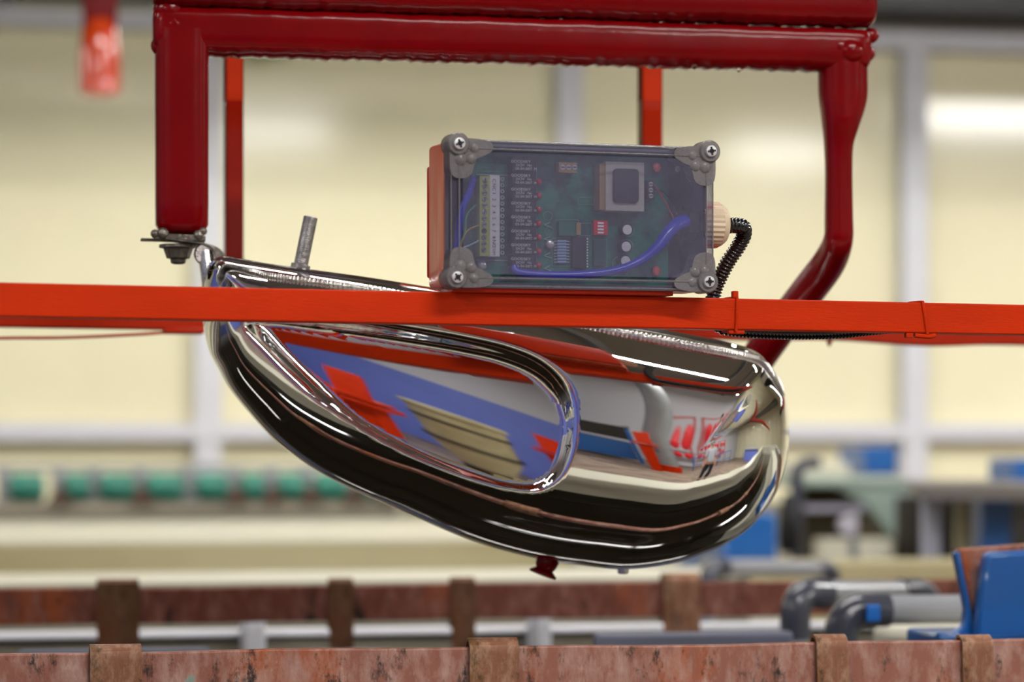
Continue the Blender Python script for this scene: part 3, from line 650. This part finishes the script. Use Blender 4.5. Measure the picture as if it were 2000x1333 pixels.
# corrugated conduit
cpts = [(1424, 441, .030), (1440, 441, .031), (1452, 445, .034), (1452, 462, .040), (1440, 485, .046), (1422, 512, .052), (1405, 545, .058), (1394, 575, .060), (1392, 610, .060), (1405, 636, .059), (1430, 643, .057), (1480, 647, .0555), (1560, 649, .055), (1640, 647, .055), (1710, 640, .055), (1790, 634, .055)]
raw = spline([tuple(bp(x, y, w)) for x, y, w in cpts], 24)
pth, acc, nxt = [raw[0]], 0, .00075
for i in range(1, len(raw)):
    seg_ = (raw[i] - raw[i - 1]).length
    while acc + seg_ >= nxt:
        t = (nxt - acc) / seg_; pth.append(raw[i - 1].lerp(raw[i], t)); nxt += .00075
    acc += seg_
rad = [(.0064, .0064, .0052, .0052)[k % 4] for k in range(len(pth))]
co = link('corrugated_conduit', MB().tube(pth, rad, 16), M_['conduit'], M=BF, ang=60)
tag(co, 'black corrugated conduit looping from the box gland down under the orange rail', 'conduit')

# ------------------------------------------------------------------ process tub and copper bars
ZB = 1.323
YA, YR = 2.33, 3.32
def bar(name, Y, z, h, th, x0_, x1_, m, lab, tilt=0):
    mb = MB(); N_ = 60; vs = []
    for i in range(N_ + 1):
        x = x0_ + (x1_ - x0_) * i / N_; wv = .0006 * math.sin(i * 1.7) + .0005 * math.sin(i * .6)
        vs += [(x, 0, -h + wv), (x, th, -h + wv), (x, th, wv), (x, 0, wv)]
    mb.add(vs, [(i * 4 + k, i * 4 + (k + 1) % 4, (i + 1) * 4 + (k + 1) % 4, (i + 1) * 4 + k) for i in range(N_) for k in range(4)] + [(0, 1, 2, 3), (N_ * 4, N_ * 4 + 1, N_ * 4 + 2, N_ * 4 + 3)])
    return tag(link(name, mb, m, M=T(0, Y, z), bevel=.0015), lab, 'copper bar', 'copper bus bars')
bar('copper_bar', YA, ZB, .05, .010, -1.2, 2.6, M_['copper'], 'pinkish tarnished copper bar along the bottom edge of the photo')
bar('copper_bar', YR, ZB, .042, .010, -1.5, 2.2, M_['copper2'], 'darker brown copper bar behind the front one, below the tank')
def strap(px0, px1, ytop, Y, m, lab, drop, th=.0028, lean=0, back=.06):
    a, b = PY(px0, 1200, Y - .006), PY(px1, 1200, Y - .006); wd_ = b.x - a.x; cx_ = (a.x + b.x) / 2; zt = PY((px0 + px1) / 2, ytop, Y).z
    gap = .010; pts = [(0, -.004, zt - drop), (lean, -.004, zt - .012), (lean, -.003, zt - .005), (lean, .001, zt - .0015), (lean, .006, zt), (lean, .011, zt - .0015), (lean, .015, zt - .006), (lean, .016, zt - .014), (lean, .016, zt - back)]
    pts = spline([(p[0], p[1], p[2]) for p in pts], 3)
    mb = MB(); n_ = len(pts); vs = []
    for i, p in enumerate(pts):
        t = (pts[min(i + 1, n_ - 1)] - pts[max(i - 1, 0)]).normalized(); nn = Vector((0, -t.z, t.y)).normalized() * th / 2
        for s in (-1, 1):
            for e in (-1, 1): q = p + nn * s; vs.append((q.x + e * wd_ / 2, q.y, q.z))
    fs = []
    for i in range(n_ - 1):
        a_, b_ = i * 4, i * 4 + 4; fs += [(a_, a_ + 1, b_ + 1, b_), (a_ + 2, b_ + 2, b_ + 3, a_ + 3), (a_, b_, b_ + 2, a_ + 2), (a_ + 1, a_ + 3, b_ + 3, b_ + 1)]
    fs += [(0, 2, 3, 1), ((n_ - 1) * 4, (n_ - 1) * 4 + 1, (n_ - 1) * 4 + 3, (n_ - 1) * 4 + 2)]
    mb.add(vs, fs)
    return tag(link('hook_strap', mb, m, M=T(cx_, Y, 0), bevel=.0006, ang=50), lab, 'hook strap', 'copper straps over the bars')
strap(176, 277, 1263, YA, M_['strap'], 'wide brown hook strap on the front copper bar, leftmost of its four', .07)
strap(918, 1014, 1250, YA, M_['strap'], 'brown hook strap with dark stain on the front bar, below the tank middle', .07)
strap(1600, 1662, 1243, YA, M_['strap'], 'narrow hook strap on the front bar in front of the grey pipe elbow', .07, lean=-.002)
strap(1883, 1943, 1244, YA, M_['strap'], 'narrow hook strap on the front bar in front of the blue bracket', .07, lean=-.001)
strap(190, 272, 1134, YR, M_['strap2'], 'wide rusty brown hook strap over the rear bar at far left', .12)
strap(644, 691, 1132, YR, M_['strap2'], 'thin dark hook strap over the rear bar, left of the tank bung', .12)
strap(883, 929, 1130, YR, M_['strap2'], 'thin dark hook strap over the rear bar, nearest the tank bung', .12)
strap(1297, 1368, 1122, YR, M_['strap'], 'grey-brown wide hook strap over the rear bar, under the round tank end', .075)
# tub around the bath
tub = thing('plating_tub', 'cream plating tub with dark bath under the hanging chrome tank', 'tub', T(0, 0, 0))
zr_ = 1.250
link('front_wall', MB().lohi((-4.2, 1.80, .0), (4.2, 1.95, zr_ - .03)), M_['pvcw'], tub, bevel=.01)
link('rear_wall', MB().lohi((-4.2, 3.62, .0), (4.2, 3.67, zr_ - .006)), M_['greyb'], tub)
link('rear_rim', MB().lohi((-4.2, 3.60, zr_ - .006), (4.2, 3.67, zr_)), M_['white'], tub, bevel=.002)
link('end_wall', MB().lohi((-4.3, 1.80, 0), (-4.2, 3.74, zr_)), M_['pvcw'], tub); link('end_wall', MB().lohi((4.2, 1.80, 0), (4.3, 3.74, zr_)), M_['pvcw'], tub)
bt = link('bath_liquid', MB().lohi((-4.2, 1.95, .6), (4.2, 3.62, 1.02)), M_['bath'], tub)
for x0_, x1_, y0_ in ((475, 512, 1205), (1040, 1064, 1200)):
    a, b = PY(x0_, y0_, 3.56), PY(x1_, y0_, 3.56); link('wall_rib', MB().lohi((a.x, 3.52, 1.0), (b.x, 3.60, a.z)), M_['white'], tub, bevel=.002)
for px0, px1, py, lab in ((35, 412, 1272, 'dark blue-grey anode cover seen above the front bar at far left'), (590, 765, 1272, 'small blue-grey anode cover under the thin dark straps'), (1165, 1550, 1240, 'wide blue-grey anode cover left of the pipe elbows')):
    Y = 2.95; a, b = PY(px0, py, Y), PY(px1, py, Y)
    tag(link('anode_cover', MB().lohi((a.x, Y, a.z - .12), (b.x, Y + .02, a.z)), mat('blue_grey_plastic', '5c6072', .5), bevel=.004), lab, 'cover', 'anode covers in the bath')
    tg = MB().lohi((a.x + .02, Y + .02, 1.0), (a.x + .04, Y + .05, a.z - .01))

# next tub rows towards the cream wall
def zat(py, Y): return PY(1000, py, Y).z
t2 = thing('rinse_tub', 'long cream rinse tub with bright rims behind the copper bars', 'tub', T(0, 4, 0))
x0_, x1_ = -3.4, PY(1395, 1110, 4.2).x
link('front_wall', MB().lohi((x0_, 0, 0), (x1_, .3, zat(1131, 4.0) - .004)), M_['greyb'], t2)
link('front_rim', MB().lohi((x0_, -.003, zat(1131, 4.0) - .004), (x1_, .3, zat(1131, 4.0))), M_['pvcw'], t2, bevel=.001)
link('back_wall', MB().lohi((x0_, 1.2, 0), (x1_, 1.3, zat(1048, 5.2) - .01)), M_['beige'], t2)
link('back_rim', MB().lohi((x0_, 1.199, zat(1050, 5.2) - .01), (x1_, 2.3, zat(1050, 5.2))), M_['pvcw'], t2, bevel=.004)
link('end_wall', MB().lohi((x0_ - .05, 0, 0), (x0_, 2.3, 1.28)), M_['greyb'], t2); link('end_wall', MB().lohi((x1_, 0, 0), (x1_ + .05, 1.3, 1.27)), M_['pvcw'], t2)
link('rinse_liquid', MB().lohi((x0_, .3, .6), (x1_, 1.2, 1.15)), mat('rinse_water', '8f8a6c', .1), t2)
for px in (505, 1040):
    pass
# roller row
YRO = 6.5
cv = thing('roller_frame', 'grey frame holding the row of green rollers along the cream wall', 'frame', T(0, YRO, 0))
xa, xb = PY(-80, 950, YRO).x, PY(775, 950, YRO).x
link('lower_beam', MB().lohi((xa, -.02, zat(1002, YRO)), (xb, .12, zat(979, YRO))), M_['greyb'], cv, bevel=.004)
link('support_base', MB().lohi((xa, .0, 0), (xb, .3, zat(1002, YRO))), M_['pvcw'], cv)
cs = [53, 151, 228, 322, 414, 493, 568, 645, 722]; ws = [64, 44, 62, 68, 58, 42, 48, 56, 40]
for i, c in enumerate(cs + [790]):
    e = c - (ws[i] / 2 + 12 if i < len(ws) else 35); p = PY(e, 950, YRO)
    b = MB().box((p.x, .05, (zat(915, YRO) + zat(979, YRO)) / 2), (.030, .05, zat(915, YRO) - zat(979, YRO)), mi=0)
    if i % 2 or i > 4: b.prism([(p.x - .03, zat(979, YRO)), (p.x + .03, zat(979, YRO)), (p.x, zat(945, YRO))], -.03, -.01, mi=1)
    link('bracket', b, [M_['steelg'], mat('rusty_brown', '4a3226', .7)], cv, bevel=.002)
link('back_strip', MB().lohi((xa, .10, zat(918, YRO)), (xb, .14, zat(908, YRO))), M_['steelg'], cv)
WORDS = ['at the left photo edge', 'second from the left photo edge', 'third from the left photo edge', 'fourth from the left photo edge', 'just right of the white wall post', 'narrow, beside a rusty triangle bracket', 'just left of the chrome tank', 'nearest left of the chrome tank edge', 'partly hidden by the chrome tank edge']
for i, (c, w) in enumerate(zip(cs, ws)):
    p0, p1 = PY(c - w / 2, 950, YRO), PY(c + w / 2, 950, YRO); L = (p1.x - p0.x); R = (zat(922, YRO) - zat(977, YRO)) / 2
    mb = MB().lathe([(R * .9, -L / 2), (R, -L / 2 + .006), (R, L / 2 - .006), (R * .9, L / 2)], 24, RY(PI / 2)); mb.cyl(.008, -L / 2 - .004, L / 2 + .004, 10, RY(PI / 2))
    tag(link('green_roller', mb, M_['green'], M=T((p0.x + p1.x) / 2, YRO - .0, zat(950, YRO))), 'green roller in the wall row, ' + WORDS[i], 'roller', 'green rollers')

# ------------------------------------------------------------------ grey pipes at the right
def pipe(name, lab, pts, r, M2=None, ew=.0, elbow=((0, 0),), Y=0, grp='grey plastic pipes'):
    t = thing(name, lab, 'pipe', T(*pts[0]), grp); o = Vector(pts[0])
    return t, o
def ps(px, py, Y): return PY(px, py, Y)
def pipeline(lab, path_px, r, sockets):
    """path_px: (px, py, Y); sockets: index of corner points that get a dark elbow"""
    P3 = [PY(*q) for q in path_px]; t = thing('pipe_run', lab, 'pipe', Matrix.Translation(P3[0]), 'grey plastic pipes'); o = P3[0]
    for i in range(len(P3) - 1):
        a, b = P3[i] - o, P3[i + 1] - o; d = (b - a).normalized(); e = r * 2.6
        a2 = a + d * (e if i in sockets else 0); b2 = b - d * (e if i + 1 in sockets else 0)
        link('pipe', MB().tube([a2, b2], r, 24), M_['greyp'], t)
    for i in sockets:
        c = P3[i] - o; d0 = (P3[i - 1] - P3[i]).normalized(); d1 = (P3[i + 1] - P3[i]).normalized(); pts = []
        e = r * 3.4; R = r * 1.9
        pts = [c + d0 * e, c + d0 * R * 1.05]
        for k in range(1, 10):
            s = k / 10; pts.append((c + d0 * R) * (1 - s) ** 2 + c * 2 * s * (1 - s) + (c + d1 * R) * s * s)
        pts += [c + d1 * R * 1.05, c + d1 * e]
        link('elbow', MB().tube(pts, r * 1.16, 24), M_['dgrey'], t)
    return t, o
YP = 2.85
t, o = pipeline('thick grey pipe with dark elbow and blue sticker, nearest the blue bracket', [(1642, 1420, YP), (1642, 1193, YP), (1930, 1190, YP + .02)], .0155, [1])
p = PY(1705, 1199, YP - .021) - o
link('blue_sticker', MB().tube([p + Vector((-.007, 0, 0)), p + Vector((.007, 0, 0))], (.009, .003), 12, sq=4), mat('blue_sticker', '1668c0', .5), t)
pipeline('grey pipe with dark elbow just behind the thick pipe', [(1553, 1420, YP + .25), (1553, 1160, YP + .25), (1815, 1158, YP + .36), (1822, 1400, YP + .36)], .0150, [1, 2])
pipeline('low grey pipe loop right of the round tank end', [(1384, 1400, 3.9), (1384, 1110, 3.9), (1625, 1112, 4.1), (1640, 1400, 4.1)], .0115, [1, 2])

# blue bracket with copper V at the right edge
bb = thing('blue_bracket', 'blue painted V bracket with copper lining at the lower right photo edge', 'bracket', T(0, 2.6, 0))
Y = 2.6
def poly(pxs, Y_): return [(PY(x, y, Y_).x, PY(x, y, Y_).z) for x, y in pxs]
link('copper_lining', MB().prism(poly([(1874, 1074), (2120, 1056), (2120, 1075), (1935, 1082), (1914, 1192), (1897, 1192)], Y + .03), .03, .05), M_['copper'], bb, bevel=.002)
link('lower_packing', MB().prism(poly([(1897, 1192), (1914, 1192), (1910, 1246), (1902, 1246)], Y + .03), .03, .05), M_['copper2'], bb)
link('cheek_plate', MB().prism(poly([(1927, 1084), (1937, 1080), (2120, 1070), (2120, 1262), (1907, 1262), (1912, 1200)], Y), .0, .018), M_['blue'], bb, bevel=.004)
link('side_plate', MB().prism(poly([(1866, 1080), (1875, 1078), (1898, 1192), (1906, 1262), (1835, 1262), (1834, 1236), (1862, 1240), (1884, 1222), (1888, 1190)], Y + .02), .02, .034), M_['blue'], bb, bevel=.002)
link('foot', MB().prism(poly([(1835, 1240), (2120, 1235), (2120, 1300), (1835, 1300)], Y + .02), -.02, .12), M_['blue'], bb, bevel=.004)
sp = PY(1700, 1240, 2.9)
tag(link('tub_ledge', MB().lohi((PY(1700, 1230, 3.0).x, 2.74, 1.021), (2.6, 3.0, zat(1236, 2.95))), M_['pvcw'], bevel=.01), 'pale cream ledge under the grey pipes and blue bracket', 'ledge')

# ------------------------------------------------------------------ blurred equipment at the right, towards the wall
def blk(name, px0, py0, px1, py1, Y, dep, m, lab, cat, bev=.006, base=False, grp=None):
    a, b = PY(px0, py0, Y), PY(px1, py1, Y); c = Vector((a.x, Y, 0))
    mb = MB().lohi((a.x, 0, b.z if not base else 0), (b.x, dep, a.z))
    return tag(link(name, mb, m, M=T(0, Y, 0), bevel=bev), lab, cat, grp)
blk('blue_crate', 1412, 1003, 1518, 1096, 4.6, .3, M_['blue'], 'blue crate right of the round tank end, above the low pipe loop', 'crate', base=True)
ct = thing('work_bench', 'grey-topped bench on a pale pillar at the right edge', 'bench', T(0, 4.6, 0))
a, b = PY(1772, 940, 5.4), PY(2150, 990, 4.6)
link('bench_top', MB().add([(PY(1772, 938, 5.4).x, .8, PY(1772, 938, 5.4).z), (PY(2150, 938, 5.4).x, .8, PY(1772, 938, 5.4).z), (PY(2150, 985, 4.6).x, 0, PY(1772, 938, 5.4).z), (PY(1772, 960, 4.9).x, .25, PY(1772, 938, 5.4).z),
    (PY(1772, 938, 5.4).x, .8, PY(1772, 938, 5.4).z - .025), (PY(2150, 938, 5.4).x, .8, PY(1772, 938, 5.4).z - .025), (PY(2150, 985, 4.6).x, 0, PY(1772, 938, 5.4).z - .025), (PY(1772, 960, 4.9).x, .25, PY(1772, 938, 5.4).z - .025)],
    [(0, 1, 2, 3), (7, 6, 5, 4), (0, 4, 5, 1), (1, 5, 6, 2), (2, 6, 7, 3), (3, 7, 4, 0)]), mat('grey_bench_top', '76706c', .5), ct)
p = PY(1816, 970, 4.95); link('pillar', MB().lohi((p.x - .014, .33, 0), (p.x + .014, .36, PY(1772, 938, 5.4).z - .025)), mat('pale_lilac_paint', 'b9bccb', .5), ct)
p = PY(1938, 970, 4.9); link('blue_leg', MB().lohi((p.x - .028, .28, 0), (p.x + .028, .33, PY(1772, 938, 5.4).z - .025)), M_['blue'], ct)
p = PY(1870, 970, 5.3); link('back_panel', MB().lohi((PY(1780, 970, 5.5).x, .95, 0), (PY(2150, 970, 5.5).x, 1.0, zat(975, 5.5))), M_['dark'], ct)
p = PY(1868, 990, 5.2); link('yellowish_post', MB().lohi((p.x - .012, .55, 0), (p.x + .012, .58, zat(985, 5.2))), M_['beige'], ct)
blk('blue_motor_box', 1690, 872, 1754, 930, 6.2, .2, M_['blue'], 'small blue box in front of the white wall post, above the pale counter', 'box')
blk('blue_motor_box', 1982, 897, 2060, 945, 5.3, .15, M_['blue'], 'blue box on the bench at the right photo edge', 'box')
pc = thing('pale_counter', 'pale counter with sloping grey-green front under the small blue box', 'counter', T(0, 5.7, 0))
link('counter_top', MB().lohi((PY(1560, 940, 5.7).x, .0, zat(955, 5.7)), (PY(1785, 940, 5.7).x, .5, zat(938, 5.7))), M_['tealg'], pc, bevel=.006)
link('riser', MB().lohi((PY(1555, 920, 6.1).x, .4, zat(940, 6.1)), (PY(1660, 920, 6.1).x, .6, zat(905, 6.1))), M_['pvcw'], pc, bevel=.006)
link('sloping_panel', MB().prism([(PY(x, y, 5.7).x, PY(x, y, 5.7).z) for x, y in ((1640, 955), (1790, 955), (1800, 1110), (1790, 1110), (1690, 980))], .0, .04), M_['tealg'], pc)
link('recess_shade', MB().lohi((PY(1570, 960, 5.9).x, .2, 0), (PY(1790, 960, 5.9).x, .3, zat(950, 5.9))), mat('shadowed_brown_panel', '4a422c', .6), pc)  # solid panel; the shade under the counter is put into its dark colour
link('kick_panel', MB().lohi((PY(1600, 1060, 5.6).x, -.12, 0), (PY(1740, 1060, 5.6).x, -.06, zat(1058, 5.6))), M_['pvcw'], pc)
bp_ = thing('standpipe', 'dark grey standpipe with a bent head right of the tank, far back', 'pipe', T(0, 5.2, 0))
link('riser_pipe', MB().tube(spline([tuple(PY(x, y, 5.2) - Vector((0, 5.2, 0))) for x, y in ((1556, 1090), (1556, 1000), (1556, 930), (1562, 912), (1580, 905), (1600, 904))], 5), .0125, 14), M_['dgrey'], bp_)
link('rail_arm', MB().lohi((PY(1575, 996, 5.2).x, -.0, zat(1003, 5.2)), (PY(1692, 996, 5.2).x, .03, zat(991, 5.2))), mat('lilac_grey_paint', '8c8a98', .5), bp_)
link('arm_post', MB().lohi((PY(1664, 1000, 5.2).x, .0, zat(1130, 5.2)), (PY(1676, 1000, 5.2).x, .02, zat(1003, 5.2))), M_['steelg'], bp_)
link('black_valve', MB().lathe([(.016, 0), (.022, .02), (.018, .08), (.010, .11)], 14, T(PY(1571, 1080, 5.0).x, -.1, zat(1090, 5.0))), M_['black'], bp_)
tag(link('round_knob', MB().lathe([(.002, -.01), (.018, -.008), (.02, .0), (.018, .01), (.002, .012)], 20, Matrix.Translation(PY(1655, 1027, 5.1)) @ RX(PI / 2)), mat('pale_knob', 'b4b0ba', .4)), 'pale round knob in front of the sloping counter panel', 'knob')
cbx = thing('chemical_drum', 'cream drum with orange-yellow cap standing behind the grey pipes', 'drum', T(PY(1762, 1100, 4.7).x, 4.7, 0))
link('drum_body', MB().lathe([(.035, .9), (.035, zat(1112, 4.7) - .01), (.03, zat(1108, 4.7))], 20), M_['pvcw'], cbx)
link('cap', MB().lathe([(.012, zat(1124, 4.7)), (.012, zat(1112, 4.7))], 14, T(0, -.037, 0)), M_['yellow'], cbx)
blk('side_tub', 1405, 1100, 2200, 1160, 4.4, .12, M_['beige'], 'low beige tub wall behind the pipes, below the right-hand equipment', 'tub', base=True)
blk('long_walkway', 835, 985, 1560, 1003, 6.3, .5, M_['pvcw'], 'pale walkway strip by the wall behind the tank', 'walkway', base=True)
# hanging orange spray head, top left
hz_ = thing('hanging_rack_end', 'blurred orange rack end hanging at the top left, far behind', 'rack end', T(PY(195, 100, 5.4).x, 5.4, zat(0, 5.4)))
r_ = 40 * 5.4 / F
link('orange_sleeve', MB().lathe([(r_ * .5, zat(208, 5.4) - zat(0, 5.4)), (r_, zat(200, 5.4) - zat(0, 5.4)), (r_, zat(130, 5.4) - zat(0, 5.4)), (r_ * .85, zat(75, 5.4) - zat(0, 5.4)), (r_ * .6, zat(60, 5.4) - zat(0, 5.4))], 20), mat('glossy_orange', 'd0400a', .2, coat=1), hz_)
link('red_hanger', MB().lohi((-.032, -.02, zat(80, 5.4) - zat(0, 5.4)), (.032, .02, .2)), M_['red'], hz_, bevel=.004)
blk('overhead_tray', 30, -60, 305, 9, 5.5, .1, M_['black'], 'dark overhead tray at the top left behind the hanging orange end', 'tray')
blk('green_sign', 492, 70, 562, 108, 7.2, .03, mat('green_sign_face', '1f8a50', .5), 'small green panel on the wall just under the rack crossbar', 'panel')

# ------------------------------------------------------------------ what the chrome reflects: the hall behind the camera
def bollard(x, y, lab, s=1.0):
    t = thing('orange_stand', lab, 'stand', T(x, y, 0), 'orange stands in the aisle')
    link('post', MB().box((0, 0, .65 * s), (.16, .16, 1.3 * s), taper=1.35), M_['orange'], t, bevel=.01)
    link('tray', MB().box((0, 0, 1.32 * s), (.42, .34, .04)).box((0, 0, 1.38 * s), (.36, .28, .03)), M_['orange'], t, bevel=.008)
    link('backboard', MB().box((0, 0, 0), (.24, .05, .32), T(0, .02, 1.55 * s) @ RX(.25)), M_['orange'], t, bevel=.01)
bollard(-1.32, -.64, 'orange stand reflected in the left part of the flat tank panel', .88)
bollard(-.62, -3.2, 'orange stand reflected at the right edge of the flat tank panel', .9)
bollard(1.15, -2.6, 'orange stand beside the grey column, reflected in the rounded tank end')
t = thing('round_column', 'grey round column reflected in the rounded tank end', 'column', T(1.45, -3.0, 0))
link('shaft', MB().cyl(.22, 0, ZC, 32), M_['steelg'], t); link('collar', MB().cyl(.27, 0, .4, 32), M_['orange'], t)
t = thing('banded_vat', 'beige banded vat reflected in the middle of the flat tank panel', 'vat', T(-1.02, -1.6, 0))
link('shell', MB().lathe([(.20, .62), (.32, .85), (.36, 1.35), (.34, 1.35), (.30, .9)], 40), M_['beige'], t)
for z in (.92, 1.2): link('band', MB().lathe([(.345, z), (.365, z), (.365, z + .03), (.345, z + .03)], 40, caps=False), M_['dark'], t)
link('pedestal', MB().cyl(.2, 0, .63, 30), M_['dark'], t); link('lid', MB().cyl(.39, 1.35, 1.39, 40), M_['beige'], t)
# blue railing
rl_ = thing('blue_railing', 'blue tube railing seen in the reflection beside the person', 'railing', T(1.3, -3.6, 0))
for z in (.55, 1.05): link('rail_tube', MB().tube([(.9, 0, z), (4.5, 0, z)], .025, 12), M_['blue'], rl_)
for k in range(5): link('post', MB().cyl(.025, 0, 1.05, 12, T(.9 + .9 * k, 0, 0)), M_['blue'], rl_)
# racks of red parts far behind
for k in range(4):
    t = thing('red_part_rack', 'rack hung with bright red parts beyond the blue railing, ' + ('nearest the grey column', 'second from the grey column', 'third from the grey column', 'farthest from the grey column')[k], 'rack', T(2.1 + .95 * k, -4.6, 0), 'red racks beyond the railing')
    link('frame', MB().lohi((-.4, -.02, 0), (-.36, .02, 1.9)).lohi((.36, -.02, 0), (.4, .02, 1.9)).lohi((-.4, -.02, 1.86), (.4, .02, 1.9)), M_['orange2'], t)
    for j in range(6): link('red_part', MB().ball((-.25 + .25 * (j % 3), .05, 1.55 - .5 * (j // 3)), .11, 14, sc3=(1, .5, 1.6)), M_['redp'], t)
# machine with blue frame
t = thing('blue_machine', 'dark machine in a blue frame reflected left of the grey column', 'machine', T(.35, -4.2, 0))
link('cabinet', MB().box((0, 0, .7), (1.3, .7, 1.0)), M_['blue'], t, bevel=.02); link('hood', MB().box((0, 0, 1.6), (1.5, .8, .5)), M_['dark'], t, bevel=.02)
for s in (-1, 1): link('leg', MB().box((s * .7, .38, .9), (.08, .06, 1.8)), M_['blue'], t)
# right-hand low cabinets
t = thing('wall_bench', 'pale bench with blue tops along the right cream wall, in the reflection', 'bench', T(8.2, -1, 0))
link('top', MB().box((0, 0, .9), (.7, 3, .06)), M_['white'], t, bevel=.01); link('carcass', MB().box((.1, 0, .44), (.5, 2.8, .86)), M_['pblue'], t)

# person beside the camera, seen only as a reflection
per = thing('person', 'person in pale grey shirt and teal face mask, reflected small in the tank end', 'person', T(2.05, -.9, 0) @ RZ(math.radians(22)))
def skin(name, verts, edges, rad, m, parent, root=0, sub=2):
    me = bpy.data.meshes.new(name); me.from_pydata(verts, edges, []); me.materials.append(m); o = bpy.data.objects.new(name, me); COL.objects.link(o); o.parent = parent
    s = o.modifiers.new('skin', 'SKIN'); s.use_smooth_shade = True
    for i, r in enumerate(rad):
        me.skin_vertices[0].data[i].radius = r if isinstance(r, tuple) else (r, r); me.skin_vertices[0].data[i].use_root = (i == root)
    b = o.modifiers.new('sub', 'SUBSURF'); b.levels = sub; b.render_levels = sub; return o
V = [(0, 0, .95), (0, 0, 1.12), (0, 0, 1.32), (0, 0, 1.46), (0, 0, 1.53), (0, .015, 1.62), (0, .01, 1.70)]; E = [(i, i + 1) for i in range(6)]
R_ = [(.15, .10), (.135, .09), (.16, .10), (.08, .06), (.052, .052), (.078, .092), (.062, .075)]
for s in (-1, 1):
    b = len(V); V += [(s * .17, 0, 1.40), (s * .22, -.02, 1.14), (s * .21, .10, .93), (s * .205, .14, .86)]; R_ += [.055, .042, .032, .026]; E += [(3, b), (b, b + 1), (b + 1, b + 2), (b + 2, b + 3)]
    for k in range(4):
        f = len(V); V += [(s * (.19 + .011 * k), .17 + .005 * (1.5 - abs(k - 1.5)), .825 + .004 * k), (s * (.185 + .011 * k), .185, .79), (s * (.182 + .011 * k), .18, .765)]; R_ += [.0095, .0085, .0075]; E += [(b + 3, f), (f, f + 1), (f + 1, f + 2)]
    f = len(V); V += [(s * .18, .165, .85), (s * .168, .18, .825)]; R_ += [.011, .009]; E += [(b + 3, f), (f, f + 1)]
    f = len(V); V += [(s * .09, 0, .88), (s * .10, .01, .50), (s * .105, -.02, .09), (s * .11, .10, .04)]; R_ += [.088, .058, .042, .04]; E += [(0, f), (f, f + 1), (f + 1, f + 2), (f + 2, f + 3)]
skin('body', V, E, R_, M_['skin'], per)
V = [(0, 0, .90), (0, 0, 1.10), (0, 0, 1.32), (0, 0, 1.455)]; E = [(0, 1), (1, 2), (2, 3)]; R_ = [(.175, .125), (.160, .115), (.178, .118), (.09, .07)]
for s in (-1, 1): b = len(V); V += [(s * .185, 0, 1.40), (s * .215, -.015, 1.20)]; R_ += [.068, .062]; E += [(3, b), (b, b + 1)]
skin('shirt', V, E, R_, M_['shirt'], per)
V = [(0, 0, .96)]; E = []; R_ = [(.165, .118)]
for s in (-1, 1): b = len(V); V += [(s * .09, 0, .86), (s * .10, .01, .50), (s * .105, -.02, .10)]; R_ += [.102, .078, .066]; E += [(0, b), (b, b + 1), (b + 1, b + 2)]
skin('trousers', V, E, R_, M_['trouser'], per)
for s in (-1, 1): link('shoe', MB().ball((s * .11, .05, .045), .06, 14, sc3=(.8, 2.2, .75)), M_['black'], per)
link('hair', MB().ball((0, -.012, 1.70), .098, 20, sc3=(.86, 1.0, .85)).ball((0, -.03, 1.64), .085, 18, sc3=(.93, .8, 1)), M_['hair'], per)
link('face_mask', MB().ball((0, .075, 1.60), .052, 16, sc3=(1.05, .75, .85)), M_['maskm'], per)
for s in (-1, 1):
    link('eye', MB().ball((s * .03, .100, 1.655), .009, 10, mi=0).ball((s * .03, .107, 1.655), .0045, 8, mi=1), [M_['ink'], M_['inkb']], per)
    link('ear', MB().ball((s * .082, .0, 1.64), .02, 10, sc3=(.4, .7, 1.2)), M_['skin'], per)
link('nose', MB().ball((0, .108, 1.628), .012, 10, sc3=(.8, 1, 1.4)), M_['skin'], per)
